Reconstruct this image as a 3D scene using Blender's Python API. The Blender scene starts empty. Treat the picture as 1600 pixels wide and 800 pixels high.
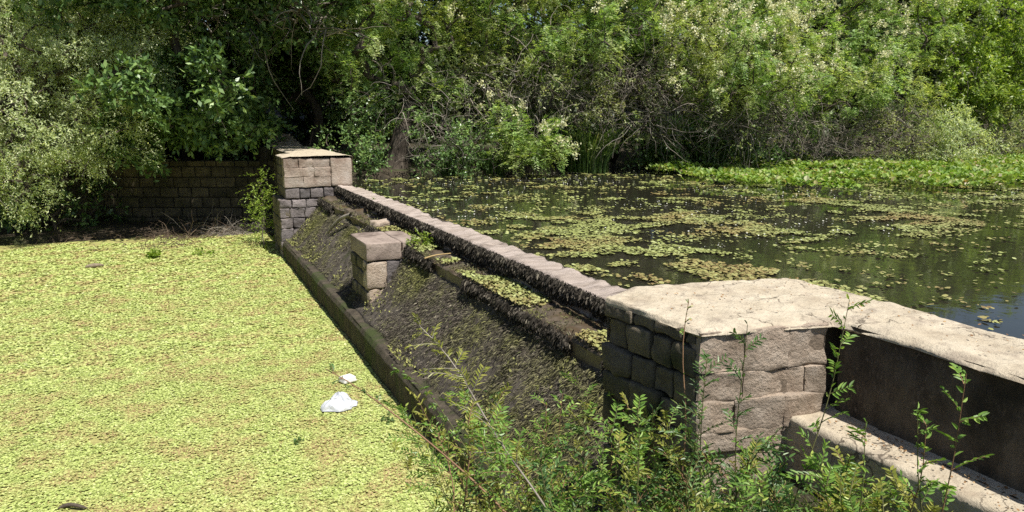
import bpy, math
import numpy as np

# ------------------------------------------------------------------ camera, light, exposure
sc = bpy.context.scene
COL = sc.collection
F_PX, CAM_Z = 1160.0, 4.0                      # focal length in photo pixels, eye height above the lower pool
PITCH, YAW = math.radians(10.74), math.radians(24.34)
cam_d = bpy.data.cameras.new("camera"); cam = bpy.data.objects.new("camera", cam_d); COL.objects.link(cam)
cam_d.sensor_width = 36.0; cam_d.lens = 36.0 * F_PX / 1600.0
cam_d.clip_start = 0.05; cam_d.clip_end = 2000
cam.location = (0, 0, CAM_Z)
cam.rotation_euler = (math.pi / 2 - PITCH, 0, -YAW)
sc.camera = cam

SUN_EL, SUN_AZ = math.radians(63), math.radians(160)      # azimuth clockwise from +Y
world = bpy.data.worlds.new("World"); sc.world = world; world.use_nodes = True
wn = world.node_tree.nodes; wl = world.node_tree.links
sky = wn.new("ShaderNodeTexSky"); sky.sky_type = 'NISHITA'; sky.sun_disc = False
sky.sun_elevation = SUN_EL; sky.sun_rotation = SUN_AZ
bgn = wn.get("Background") or wn.new("ShaderNodeBackground")
bgn.inputs["Strength"].default_value = 0.07
wl.new(sky.outputs[0], bgn.inputs[0])
sun_d = bpy.data.lights.new("sun", 'SUN'); sun_d.energy = 5.0; sun_d.angle = math.radians(0.53); sun_d.color = (1.0, 0.965, 0.90)
sun = bpy.data.objects.new("sun", sun_d); COL.objects.link(sun)
sun.rotation_euler = (math.pi / 2 - SUN_EL, 0, math.pi - SUN_AZ)
sun.location = (20, -20, 40)
vs = sc.view_settings
vs.view_transform = 'Standard'; vs.look = 'None'; vs.gamma = 1.0; vs.use_curve_mapping = False
vs.exposure = 0.5
sc.render.engine = 'CYCLES'
cy = sc.cycles
cy.max_bounces = 6; cy.diffuse_bounces = 3; cy.glossy_bounces = 3; cy.transmission_bounces = 3
cy.caustics_reflective = False; cy.caustics_refractive = False
cy.sample_clamp_indirect = 4.0
cy.use_denoising = False

# ------------------------------------------------------------------ helpers: projection, noise
FW = np.array([math.sin(YAW) * math.cos(PITCH), math.cos(YAW) * math.cos(PITCH), -math.sin(PITCH)])
RT = np.array([math.cos(YAW), -math.sin(YAW), 0.0]); UP = np.cross(RT, FW)
def at(u, v, depth):                            # photo pixel at a depth -> world point
    return np.array([0, 0, CAM_Z]) + depth * (FW + RT * (u - 800) / F_PX + UP * (400 - v) / F_PX)
def on(u, v, z):                                # photo pixel on a horizontal level -> world point
    d = FW + RT * (u - 800) / F_PX + UP * (400 - v) / F_PX
    return np.array([0, 0, CAM_Z]) + d * (z - CAM_Z) / d[2]

def _h(ix, iy, iz, s):
    h = (ix.astype(np.int64) * 374761393 + iy.astype(np.int64) * 668265263 + iz.astype(np.int64) * 1440662683 + s * 982451653) & 0xffffffff
    h = ((h ^ (h >> 13)) * 1274126177) & 0xffffffff
    return ((h ^ (h >> 16)) & 0xffffff) / float(0xffffff)
def vn(P, s=0):
    P = np.asarray(P, float); i = np.floor(P); f = P - i; f = f * f * (3 - 2 * f)
    x, y, z = i[..., 0], i[..., 1], i[..., 2]; r = 0
    for dx in (0, 1):
        for dy in (0, 1):
            for dz in (0, 1):
                w = (f[..., 0] if dx else 1 - f[..., 0]) * (f[..., 1] if dy else 1 - f[..., 1]) * (f[..., 2] if dz else 1 - f[..., 2])
                r = r + w * _h(x + dx, y + dy, z + dz, s)
    return r
def fbm(P, sc_=1.0, o=4, s=0):
    P = np.asarray(P, float) * sc_; a = 0.5; r = 0; t = 0
    for k in range(o):
        r = r + a * vn(P, s + k * 17); t += a; a *= 0.5; P = P * 2.03 + 11.3
    return r / t                                # 0..1
def xy(x, y): return np.stack([np.asarray(x, float), np.asarray(y, float), np.zeros_like(np.asarray(x, float))], -1)
def nz(v): return v / np.maximum(np.linalg.norm(v, axis=-1, keepdims=True), 1e-9)
def sst(a, b, x):
    t = np.clip((x - a) / (b - a), 0, 1); return t * t * (3 - 2 * t)

# ------------------------------------------------------------------ helpers: meshes and objects
class MB:                                       # collects vertices and faces of ONE mesh
    def __init__(s): s.v = []; s.f = []; s.n = 0; s.mi = []
    def add(s, V, F, mi=0):
        V = np.asarray(V, float).reshape(-1, 3); F = np.asarray(F, np.int64)
        s.v.append(V); s.f.append(F + s.n); s.mi.append(np.full(len(F), mi)); s.n += len(V)
    def build(s, name, mats, parent=None, smooth=False, origin=None):
        V = np.concatenate(s.v)
        if origin is not None: V = V - np.asarray(origin, float)
        me = bpy.data.meshes.new(name)
        me.vertices.add(len(V)); me.vertices.foreach_set('co', V.astype(np.float32).ravel())
        li = np.concatenate([f.ravel() for f in s.f]).astype(np.int32)
        cnt = np.concatenate([np.full(len(f), f.shape[1]) for f in s.f])
        st = np.concatenate([[0], np.cumsum(cnt)[:-1]]).astype(np.int32)
        me.loops.add(len(li)); me.loops.foreach_set('vertex_index', li)
        me.polygons.add(len(st)); me.polygons.foreach_set('loop_start', st)
        me.polygons.foreach_set('material_index', np.concatenate(s.mi).astype(np.int32))
        me.update(calc_edges=True)
        me.polygons.foreach_set('use_smooth', np.full(len(st), bool(smooth)))
        for m in (mats if isinstance(mats, (list, tuple)) else [mats]): me.materials.append(m)
        o = bpy.data.objects.new(name, me); COL.objects.link(o)
        if origin is not None and parent is None: o.location = origin
        if parent is not None: o.parent = parent
        return o
def tag(o, label=None, cat=None, group=None, kind=None):
    if label: o['label'] = label
    if cat: o['category'] = cat
    if group: o['group'] = group
    if kind: o['kind'] = kind
    return o
def thing(name, loc, label, cat, group=None):
    o = bpy.data.objects.new(name, None); COL.objects.link(o); o.location = tuple(loc); o.empty_display_size = 0.2
    return tag(o, label, cat, group)

def grid_faces(nu, nv):
    i = np.arange(nu - 1)[:, None] * nv + np.arange(nv - 1)[None, :]; i = i.ravel()
    return np.stack([i, i + nv, i + nv + 1, i + 1], 1)
def tubes(P, R, k=5):                           # P (n,m,3), R (n,m) -> verts, quads
    P = np.asarray(P, float); n, m, _ = P.shape
    T = np.gradient(P, axis=1); T = nz(T)
    ref = np.tile(np.array([0.31, 0.22, 0.92]), (n, 1)); t0 = nz(P[:, -1] - P[:, 0])
    bad = np.abs((ref * t0).sum(-1)) > 0.85; ref[bad] = np.array([0.9, -0.3, 0.1])
    A = nz(np.cross(T, ref[:, None, :])); B = np.cross(T, A)
    a = np.linspace(0, 2 * np.pi, k, endpoint=False)
    V = P[:, :, None, :] + R[:, :, None, None] * (np.cos(a)[None, None, :, None] * A[:, :, None, :] + np.sin(a)[None, None, :, None] * B[:, :, None, :])
    idx = np.arange(n * m * k).reshape(n, m, k)
    q = np.stack([idx[:, :-1, :], np.roll(idx, -1, 2)[:, :-1, :], np.roll(idx, -1, 2)[:, 1:, :], idx[:, 1:, :]], -1)
    return V.reshape(-1, 3), q.reshape(-1, 4)
def diamonds(P, D, S, L, W):                    # leaf quads: base point, direction, side, length, width
    L = np.broadcast_to(np.asarray(L, float), P.shape[:1])[:, None]; W = np.broadcast_to(np.asarray(W, float), P.shape[:1])[:, None]
    mid = P + D * L * 0.45
    V = np.stack([P, mid - S * W * 0.5, P + D * L, mid + S * W * 0.5], 1)
    return V.reshape(-1, 3), np.arange(len(P) * 4).reshape(-1, 4)
def lances(P, D, S, N, L, W, fold=0.25):        # folded lanceolate leaflets, two quads each
    L = np.broadcast_to(np.asarray(L, float), P.shape[:1])[:, None]; W = np.broadcast_to(np.asarray(W, float), P.shape[:1])[:, None]
    dn = -N * L * 0.10
    b = P; tip = P + D * L + dn
    l1 = P + D * L * .3 - S * W * .5 + N * W * fold; l2 = P + D * L * .68 - S * W * .42 + N * W * fold + dn * .5
    r1 = P + D * L * .3 + S * W * .5 + N * W * fold; r2 = P + D * L * .68 + S * W * .42 + N * W * fold + dn * .5
    V = np.stack([b, l1, l2, tip, r2, r1], 1); i = np.arange(len(P))[:, None] * 6
    Fq = np.concatenate([i + np.array([[0, 3, 2, 1]]), i + np.array([[0, 5, 4, 3]])])
    return V.reshape(-1, 3), Fq
_T = np.array([-1, -.95, -.82, -.4, 0, .4, .82, .95, 1.0])
def _cube():
    Vs, Fs = [], []; n = len(_T); a, b = np.meshgrid(_T, _T, indexing='ij'); o = 0
    for ax in range(3):
        for sg in (-1, 1):
            p = np.zeros((n, n, 3)); p[..., ax] = sg; p[..., (ax + 1) % 3] = a; p[..., (ax + 2) % 3] = b
            f = grid_faces(n, n)
            if sg < 0: f = f[:, ::-1]
            Vs.append(p.reshape(-1, 3)); Fs.append(f + o); o += n * n
    return np.concatenate(Vs), np.concatenate(Fs)
CUBE_V, CUBE_F = _cube()
def block(lo, hi, r=0.02, amp=0.008, seed=0, fr=5.0):   # a rough rounded stone
    lo = np.asarray(lo, float); hi = np.asarray(hi, float); c = (lo + hi) / 2; h = (hi - lo) / 2
    p = CUBE_V * h; r = min(r, h.min() * .9); inn = np.clip(p, -(h - r), h - r); d = p - inn
    n = nz(d); p = inn + n * r
    w = p + c
    p = p + n * ((np.abs(fbm(w, fr, 4, seed) - .5) * -2.4 + .25) * 2 * amp + (fbm(w, fr * .35, 2, seed + 5) - .5) * 1.6 * amp)[:, None]
    return p + c, CUBE_F
def xform(V, rz=0.0, t=(0, 0, 0)):
    c, s = math.cos(rz), math.sin(rz); V = np.asarray(V, float)
    return np.stack([V[..., 0] * c - V[..., 1] * s, V[..., 0] * s + V[..., 1] * c, V[..., 2]], -1) + np.asarray(t, float)

# ------------------------------------------------------------------ materials
def ramp(nt, fac, stops):
    r = nt.nodes.new("ShaderNodeValToRGB"); e = r.color_ramp.elements
    while len(e) < len(stops): e.new(0.5)
    for k, (p, c) in enumerate(stops): e[k].position = p; e[k].color = (*c, 1)
    nt.links.new(fac, r.inputs[0]); return r.outputs[0]
def noise(nt, vec, scale, detail=5, rough=.6, dist=0.0):
    n = nt.nodes.new("ShaderNodeTexNoise"); n.inputs["Scale"].default_value = scale; n.inputs["Detail"].default_value = detail
    n.inputs["Roughness"].default_value = rough; n.inputs["Distortion"].default_value = dist
    nt.links.new(vec, n.inputs["Vector"]); return n.outputs["Fac"]
def mixc(nt, fac, a, b, mode='MIX'):
    m = nt.nodes.new("ShaderNodeMix"); m.data_type = 'RGBA'; m.blend_type = mode
    for s_, i_ in ((fac, 0), (a, 6), (b, 7)):
        if hasattr(s_, 'links') or hasattr(s_, 'is_linked'): nt.links.new(s_, m.inputs[i_])
        elif isinstance(s_, (int, float)): m.inputs[i_].default_value = s_
        else: m.inputs[i_].default_value = (*s_, 1)
    return m.outputs[2]
def base(name):
    m = bpy.data.materials.new(name); m.use_nodes = True; nt = m.node_tree
    return m, nt, nt.nodes["Principled BSDF"]
def pos(nt, scale=(1, 1, 1)):
    g = nt.nodes.new("ShaderNodeNewGeometry"); mp = nt.nodes.new("ShaderNodeMapping"); mp.inputs["Scale"].default_value = scale
    nt.links.new(g.outputs["Position"], mp.inputs["Vector"]); return mp.outputs[0], g
def bump(nt, h, strength, dist, bsdf):
    b = nt.nodes.new("ShaderNodeBump"); b.inputs["Strength"].default_value = strength; b.inputs["Distance"].default_value = dist
    nt.links.new(h, b.inputs["Height"]); nt.links.new(b.outputs[0], bsdf.inputs["Normal"])
def surf(name, stops, scale=3, stain=None, stain_scale=.8, stain_lo=.5, stain_hi=.65, rough=.9, bscale=25, bstr=.6, bdist=.03,
         stretch=(1, 1, 1), island=0.0, spec=.3, speck=None):
    m, nt, b = base(name); p, g = pos(nt, stretch)
    c = ramp(nt, noise(nt, p, scale, 8, .65), stops)
    if speck: c = mixc(nt, ramp(nt, noise(nt, p, bscale * 2.2, 3, .6), [(.56, (0, 0, 0)), (.66, (1, 1, 1))]), c, speck)
    if stain: c = mixc(nt, ramp(nt, noise(nt, p, stain_scale, 6, .6, .3), [(stain_lo, (0, 0, 0)), (stain_hi, (1, 1, 1))]), c, stain)
    if island:
        c = mixc(nt, 1.0, c, ramp(nt, g.outputs["Random Per Island"], [(0, (1 - island,) * 3), (.5, (1, .97, .94)), (1, (1 + island * .35, 1 + island * .25, 1 + island * .15))]), 'MULTIPLY')
    nt.links.new(c, b.inputs["Base Color"]); b.inputs["Roughness"].default_value = rough; b.inputs["Specular IOR Level"].default_value = spec
    bump(nt, noise(nt, p, bscale, 8, .7), bstr, bdist, b)
    return m
def leafmat(name, stops, rough=.45, trans=.3, tcol=None, spec=.4, patch=None, patch_scale=.5):
    m, nt, b = base(name); p, g = pos(nt)
    c = ramp(nt, g.outputs["Random Per Island"], stops)
    if patch: c = mixc(nt, ramp(nt, noise(nt, p, patch_scale, 4, .6), [(.45, (0, 0, 0)), (.62, (1, 1, 1))]), c, ramp(nt, g.outputs["Random Per Island"], patch))
    nt.links.new(c, b.inputs["Base Color"]); b.inputs["Roughness"].default_value = rough; b.inputs["Specular IOR Level"].default_value = spec
    if trans:
        t = nt.nodes.new("ShaderNodeBsdfTranslucent"); nt.links.new(mixc(nt, 1.0, c, tcol or (1.5, 1.5, .7), 'MULTIPLY'), t.inputs[0])
        mx = nt.nodes.new("ShaderNodeMixShader"); mx.inputs[0].default_value = trans
        nt.links.new(b.outputs[0], mx.inputs[1]); nt.links.new(t.outputs[0], mx.inputs[2])
        nt.links.new(mx.outputs[0], nt.nodes["Material Output"].inputs[0])
    return m
def water(name, col, waves):
    m, nt, b = base(name); p, g = pos(nt)
    nt.links.new(ramp(nt, noise(nt, p, .6, 5, .6), [(.3, col), (.7, tuple(x * 1.5 for x in col))]), b.inputs["Base Color"])
    b.inputs["Roughness"].default_value = .04; b.inputs["IOR"].default_value = 1.33; b.inputs["Specular IOR Level"].default_value = .75
    n1 = noise(nt, p, 2.2, 3, .55, .4); bump(nt, n1, waves, .05, b); return m

M = {}
M['stone_top'] = surf('weathered_pink_concrete', [(.25, (0.332, 0.266, 0.189)), (.42, (0.461, 0.389, 0.283)), (.6, (0.535, 0.461, 0.345)), (.8, (0.590, 0.532, 0.413))], 4.5,
                      stain=(.27, .215, .165), stain_scale=5.0, stain_lo=.52, stain_hi=.74, bscale=18, bstr=1.0, bdist=.022)
def cracks(m, vscale, width, dark, lich):
    nt = m.node_tree; b = nt.nodes["Principled BSDF"]; lk = b.inputs["Base Color"].links[0]; c = lk.from_socket; p, g = pos(nt)
    v = nt.nodes.new("ShaderNodeTexVoronoi"); v.feature = 'DISTANCE_TO_EDGE'; v.inputs["Scale"].default_value = vscale
    add = nt.nodes.new("ShaderNodeVectorMath"); add.operation = 'MULTIPLY_ADD'; n = nt.nodes.new("ShaderNodeTexNoise"); n.inputs["Scale"].default_value = 5; n.inputs["Detail"].default_value = 6
    nt.links.new(p, n.inputs["Vector"]); nt.links.new(n.outputs["Color"], add.inputs[0]); add.inputs[1].default_value = (.35, .35, .35); nt.links.new(p, add.inputs[2]); nt.links.new(add.outputs[0], v.inputs["Vector"])
    k = ramp(nt, v.outputs["Distance"], [(0, (1, 1, 1)), (width, (0, 0, 0))]); gate = ramp(nt, noise(nt, p, 1.9, 3), [(.46, (0, 0, 0)), (.56, (1, 1, 1))])
    c = mixc(nt, mixc(nt, 1.0, k, gate, 'MULTIPLY'), c, dark)
    c = mixc(nt, ramp(nt, noise(nt, p, 38, 4, .7), [(.60, (0, 0, 0)), (.68, (.8, .8, .8))]), c, lich)
    c = mixc(nt, ramp(nt, noise(nt, p, 9, 5, .7), [(.60, (0, 0, 0)), (.72, (.55, .55, .55))]), c, (.20, .17, .12))
    nt.links.new(c, b.inputs["Base Color"])
cracks(M['stone_top'], 2.3, .018, (.09, .07, .05), (.27, .22, .17))
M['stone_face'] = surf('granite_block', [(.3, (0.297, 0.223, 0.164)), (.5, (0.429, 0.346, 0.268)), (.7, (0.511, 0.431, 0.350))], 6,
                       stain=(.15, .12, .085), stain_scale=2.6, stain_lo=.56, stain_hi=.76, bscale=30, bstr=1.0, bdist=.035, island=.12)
M['stone_shade'] = surf('shaded_mossy_granite', [(.3, (.10, .085, .06)), (.5, (.16, .135, .095)), (.7, (.22, .185, .14))], 5,  # for sides turned from the sun: shade put into darker granite, plus mossy stain
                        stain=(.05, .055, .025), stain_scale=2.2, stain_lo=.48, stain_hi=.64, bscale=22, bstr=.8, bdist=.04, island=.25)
M['stone_grey'] = surf('grey_wet_granite_block', [(.3, (.13, .115, .11)), (.5, (.21, .185, .18)), (.72, (.29, .255, .25))], 5,
                       stain=(.05, .04, .035), stain_scale=2.4, stain_lo=.54, stain_hi=.7, bscale=20, bstr=.8, bdist=.04, island=.25)
M['stone_warm'] = surf('warm_tan_block', [(.3, (0.271, 0.209, 0.165)), (.5, (0.375, 0.304, 0.247)), (.7, (0.439, 0.382, 0.329))], 3.4,
                       stain=(.16, .11, .08), stain_scale=1.6, stain_lo=.55, stain_hi=.72, bscale=20, bstr=.7, bdist=.04, island=.18)
M['wall_back'] = surf('shaded_retaining_block', [(.3, (0.072, 0.060, 0.039)), (.5, (0.120, 0.099, 0.063)), (.72, (0.168, 0.138, 0.090))], 4,
                      stain=(.06, .055, .03), stain_scale=1.2, stain_lo=.5, stain_hi=.66, bscale=20, island=.3)  # tree shade on this wall is partly put into the darkened block colour
M['mortar'] = surf('dark_mortar', [(.3, (.03, .026, .02)), (.7, (.07, .06, .045))], 8, bscale=30)
M['joint'] = surf('pale_joint', [(.3, (.13, .10, .07)), (.7, (.26, .20, .15))], 8, bscale=30)
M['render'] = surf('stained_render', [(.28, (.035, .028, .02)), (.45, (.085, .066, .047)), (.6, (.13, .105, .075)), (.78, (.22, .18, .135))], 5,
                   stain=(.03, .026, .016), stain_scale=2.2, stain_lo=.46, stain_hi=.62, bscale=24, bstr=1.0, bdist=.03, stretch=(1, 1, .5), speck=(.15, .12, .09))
M['crest'] = surf('crest_concrete', [(.28, (.26, .205, .17)), (.45, (.40, .33, .275)), (.6, (.48, .40, .345)), (.8, (.55, .475, .42))], 3.2,
                  stain=(.19, .15, .12), stain_scale=2.6, stain_lo=.55, stain_hi=.68, bscale=12, bstr=1.0, bdist=.05, stretch=(.35, 2.2, 1))
M['slope'] = surf('dark_mossy_apron', [(.3, (0.057, 0.047, 0.038)), (.5, (0.122, 0.103, 0.083)), (.68, (0.194, 0.162, 0.129)), (.85, (0.275, 0.233, 0.180))], 7,
                  stain=(.055, .06, .022), stain_scale=.9, stain_lo=.55, stain_hi=.68, bscale=34, bstr=1.0, bdist=.06, stretch=(.7, 1.5, .7))
M['shelf'] = surf('wet_silt_shelf', [(.3, (.045, .035, .025)), (.5, (.10, .078, .055)), (.7, (.16, .125, .09))], 3,
                  stain=(.075, .05, .026), stain_scale=1.4, stain_lo=.48, stain_hi=.62, rough=.5, bscale=18, bstr=.4, bdist=.02, spec=.5)
M['toe'] = surf('toe_wall_moss', [(.3, (0.036, 0.029, 0.021)), (.5, (0.076, 0.062, 0.043)), (.7, (0.125, 0.099, 0.072))], 5,
                stain=(.05, .065, .018), stain_scale=1.5, stain_lo=.48, stain_hi=.62, bscale=26, bstr=.9, bdist=.05, stretch=(1, 1.3, .5))
M['ground'] = surf('leaf_litter_soil', [(.3, (0.030, 0.023, 0.015)), (.5, (0.060, 0.047, 0.030)), (.7, (0.096, 0.075, 0.051))], 3,
                   stain=(.05, .06, .02), stain_scale=.6, stain_lo=.5, stain_hi=.65, bscale=20, bstr=1, bdist=.06)
M['bark'] = surf('grey_brown_bark', [(.3, (0.041, 0.032, 0.024)), (.5, (0.090, 0.071, 0.054)), (.75, (0.165, 0.135, 0.105))], 9, bscale=30, bstr=.8, bdist=.03, stretch=(1, 1, .3))
M['twig'] = surf('pale_dead_twig', [(.3, (.13, .115, .095)), (.5, (.25, .225, .19)), (.75, (.42, .385, .33))], 4, bscale=40, bstr=.3, island=.5)
M['twig_dark'] = surf('brown_twig', [(.3, (.07, .05, .035)), (.5, (.13, .095, .065)), (.75, (.20, .15, .11))], 4, bscale=40, bstr=.3, island=.4)
M['cane'] = surf('reddish_cane', [(.3, (.16, .085, .045)), (.6, (.27, .16, .085))], 6, bscale=50, bstr=.3, rough=.6)
M['green_stem'] = surf('green_stem', [(.3, (.07, .09, .025)), (.6, (.13, .12, .045))], 6, bscale=50, bstr=.3, rough=.6)
M['moss'] = leafmat('black_hanging_moss', [(0, (0.015, 0.013, 0.010)), (.6, (0.050, 0.043, 0.034)), (.88, (0.106, 0.090, 0.070)), (1, (0.225, 0.200, 0.150))], .9, .0, spec=.15)
M['fibre'] = leafmat('apron_moss_fibre', [(0, (0.042, 0.035, 0.028)), (.55, (0.105, 0.089, 0.069)), (.85, (0.190, 0.162, 0.124)), (.95, (0.155, 0.169, 0.066)), (1, (0.337, 0.297, 0.222))], .9, .0, spec=.15,
                     patch=[(0, (0.050, 0.049, 0.021)), (.6, (0.126, 0.129, 0.046)), (1, (0.309, 0.297, 0.104))], patch_scale=.8)
M['fern_bed'] = surf('floating_fern_bed', [(.3, (.17, .17, .06)), (.5, (.32, .29, .105)), (.7, (.40, .38, .13))], 9, stain=(.32, .36, .10), stain_scale=2, bscale=40)
M['fern'] = leafmat('floating_fern', [(0, (.20, .24, .065)), (.2, (.33, .39, .105)), (.6, (.45, .52, .16)), (.9, (.53, .58, .215)), (1, (.62, .63, .32))], .55, .12, spec=.3,
                    patch=[(0, (.33, .24, .11)), (.45, (.42, .34, .15)), (.65, (.42, .44, .14)), (1, (.52, .56, .20))], patch_scale=1.7)
M['pads'] = leafmat('floating_weed_pad', [(0, (0.140, 0.136, 0.047)), (.3, (0.214, 0.230, 0.070)), (.7, (0.280, 0.315, 0.094)), (1, (0.379, 0.408, 0.178))], .5, .0, spec=.35,
                    patch=[(0, (0.165, 0.111, 0.047)), (.5, (0.247, 0.196, 0.070)), (1, (0.313, 0.306, 0.112))], patch_scale=.45)
M['tuft'] = leafmat('apron_tuft', [(0, (.09, .09, .03)), (.6, (.20, .205, .06)), (1, (.34, .33, .11))], .7, .0, spec=.2)
M['petal'] = leafmat('white_petal', [(0, (.55, .53, .42)), (1, (.8, .8, .72))], .6, .2, (1, 1, 1))
M['l_grey'] = leafmat('grey_green_leaf', [(0, (0.244, 0.303, 0.143)), (0.5, (0.415, 0.484, 0.243)), (0.85, (0.608, 0.677, 0.371)), (1, (0.820, 0.820, 0.570))], .45, .42, patch=[(0, (0.220, 0.300, 0.124)), (.5, (0.454, 0.550, 0.248)), (1, (0.820, 0.820, 0.581))], patch_scale=.55)
M['l_dark'] = leafmat('dark_green_leaf', [(0, (0.053, 0.102, 0.030)), (0.5, (0.105, 0.185, 0.054)), (0.85, (0.171, 0.278, 0.083)), (1, (0.277, 0.389, 0.131))], .35, .25, spec=.5, patch=[(0, (0.085, 0.163, 0.044)), (.5, (0.171, 0.281, 0.074)), (1, (0.374, 0.488, 0.163))], patch_scale=.6)
M['l_feather'] = leafmat('feathery_green_leaf', [(0, (0.125, 0.211, 0.060)), (0.5, (0.232, 0.368, 0.103)), (0.85, (0.357, 0.515, 0.146)), (1, (0.547, 0.653, 0.267))], .45, .422, patch=[(0, (0.175, 0.217, 0.061)), (.5, (0.348, 0.421, 0.111)), (1, (0.668, 0.697, 0.345))], patch_scale=.45)
M['l_olive'] = leafmat('olive_leaf', [(0, (0.163, 0.184, 0.076)), (0.5, (0.270, 0.304, 0.122)), (0.85, (0.412, 0.444, 0.191)), (1, (0.607, 0.586, 0.325))], .45, .42, patch=[(0, (0.135, 0.194, 0.066)), (.5, (0.254, 0.359, 0.112)), (1, (0.538, 0.568, 0.280))], patch_scale=.6)
M['l_bright'] = leafmat('bright_green_leaf', [(0, (0.128, 0.196, 0.027)), (0.5, (0.211, 0.314, 0.047)), (0.85, (0.318, 0.440, 0.070)), (1, (0.509, 0.549, 0.142))], .4, .425, patch=[(0, (0.115, 0.169, 0.024)), (.5, (0.196, 0.284, 0.042)), (1, (0.391, 0.459, 0.108))], patch_scale=.5)
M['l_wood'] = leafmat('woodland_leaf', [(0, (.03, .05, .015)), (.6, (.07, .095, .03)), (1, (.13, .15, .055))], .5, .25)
M['l_weed'] = leafmat('weed_leaflet', [(0, (0.091, 0.172, 0.033)), (0.45, (0.172, 0.304, 0.056)), (0.85, (0.304, 0.444, 0.091)), (1, (0.545, 0.606, 0.161))], .42, .35, spec=.45)
M['l_weed_dark'] = leafmat('weed_leaflet_dark', [(0, (0.050, 0.109, 0.030)), (0.5, (0.093, 0.177, 0.050)), (0.9, (0.169, 0.270, 0.084)), (1, (0.338, 0.371, 0.135))], .42, .3, spec=.45)
M['l_weed_yellow'] = leafmat('weed_leaflet_yellow', [(0, (0.161, 0.184, 0.034)), (.5, (0.276, 0.299, 0.057)), (1, (0.437, 0.414, 0.115))], .42, .35)
M['reed'] = leafmat('reed_blade', [(0, (.05, .10, .02)), (.5, (.11, .19, .045)), (.9, (.19, .28, .08)), (1, (.42, .40, .2))], .4, .25)
M['hyacinth'] = leafmat('water_hyacinth_leaf', [(0, (.09, .15, .025)), (.4, (.18, .27, .05)), (.75, (.29, .38, .08)), (.9, (.40, .44, .17)), (.96, (.38, .27, .12)), (1, (.58, .52, .38))], .5, .3, spec=.25,
                        patch=[(0, (.10, .19, .03)), (.5, (.20, .33, .05)), (.9, (.34, .46, .10)), (1, (.5, .5, .3))], patch_scale=.5)
M['blossom'] = leafmat('cream_blossom', [(0, (0.552, 0.529, 0.230)), (.5, (0.759, 0.736, 0.414)), (1, (0.820, 0.820, 0.644))], .6, .3, (1, 1, .9))
M['grass'] = leafmat('bank_grass', [(0, (.05, .09, .015)), (.6, (.11, .17, .03)), (1, (.27, .27, .10))], .45, .3)
M['plastic'] = surf('white_plastic', [(.3, (.44, .46, .50)), (.7, (.56, .57, .59))], 8, rough=.4, bscale=30, bstr=.2, bdist=.01, spec=.5)
M['foam'] = surf('white_foam', [(.3, (.62, .60, .58)), (.7, (.70, .68, .66))], 12, rough=.8, bscale=80, bstr=.2, bdist=.01)
M['driftwood'] = surf('driftwood', [(.3, (.12, .09, .06)), (.7, (.30, .24, .17))], 9, bscale=40)
M['dead_leaf'] = leafmat('dead_leaf', [(0, (.16, .08, .03)), (.6, (.30, .17, .07)), (1, (.42, .30, .16))], .7, .15)
M['pond'] = water('pond_water', (.018, .017, .011), .07)
M['pool'] = water('pool_water', (.03, .03, .015), .1)

# ------------------------------------------------------------------ the ground
WALL_A, WALL_B = np.array([-5.6, 32.35]), np.array([3.35, 28.35])      # retaining wall line
def wall_side(x, y):
    d = WALL_B - WALL_A; n = np.array([-d[1], d[0]]) / np.linalg.norm(d)
    return (x - WALL_A[0]) * n[0] + (y - WALL_A[1]) * n[1]
def bank_y(x): return 24.7 + 0.5 * np.sin(x * .9) + 0.3 * np.sin(x * 2.3 + 1) + np.where(x > 30, (x - 30) * .05, 0)
def ground(x, y):
    x = np.asarray(x, float); y = np.asarray(y, float)
    nzv = fbm(xy(x, y), .45, 4, 3) - .5
    z_pool = -0.8 + sst(26.5, 27.9, y + nzv * 3.5) * .84 + sst(26.8, 28.5, y) * .12 + nzv * .1
    z_pool = np.maximum(z_pool, -0.8 + sst(-7.0, -12.0, x + (y - 20) * .25 + nzv * 2) * 2.3)
    z_pool = z_pool + sst(.15, .45, wall_side(x, y)) * (2.2 - z_pool) * sst(-5.6, -6.6, -x * 0 - 6.6 + 0 * x)
    z_pool = np.where(y > 33, np.maximum(z_pool, 2.2), z_pool)
    by = bank_y(x)
    z_pond = 0.9 + sst(by - .8, by + .4, y + nzv * .8) * 1.2 + sst(by, by + 4, y) * .5 + nzv * .25 * sst(by, by + 1, y)
    t = np.clip((x - 3.0) / 1.4, 0, 1)
    z = z_pool * (1 - t) + z_pond * t
    z = np.where((x > 2.9) & (x < 4.6) & (y > 28.2), 2.84, z)
    e = .41 * x + .895 * y
    near = 2.35 - sst(1.2, 3.2, e) * .58 + nzv * .10
    near = near - sst(2.75, 2.45, x + .12 * (y - 3.4)) * sst(3.3, 5.3, e) * 2.6
    near = near - sst(3.45, 3.9, y) * sst(2.0, 2.5, x) * 2.6
    near = np.where(x > 4.0, 1.0, near)
    z = np.where((y < 5.2) & (x < 4.1), np.maximum(near, -.8), z); z = np.where((y < 5.2) & (x >= 4.1), 1.0, z)
    hill = sst(31, 70, y) * 8 + sst(40, 80, x) * 6 + sst(-14, -40, x) * 6
    return z + hill
def axis(lo, hi, step, far, n=10):
    a = np.arange(lo, hi + 1e-6, step); g = np.geomspace(step, far, n)
    return np.concatenate([(lo - np.cumsum(g))[::-1], a, hi + np.cumsum(g)])
ax_, ay_ = axis(-16, 48, .3, 260), axis(-6, 40, .3, 260)
gx, gy = np.meshgrid(ax_, ay_, indexing='ij')
mb = MB(); mb.add(np.stack([gx, gy, ground(gx, gy)], -1), grid_faces(len(ax_), len(ay_)))
tag(mb.build('ground', M['ground'], smooth=True), kind='structure')
def gz(x, y): return float(ground(np.array([x]), np.array([y]))[0])

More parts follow.
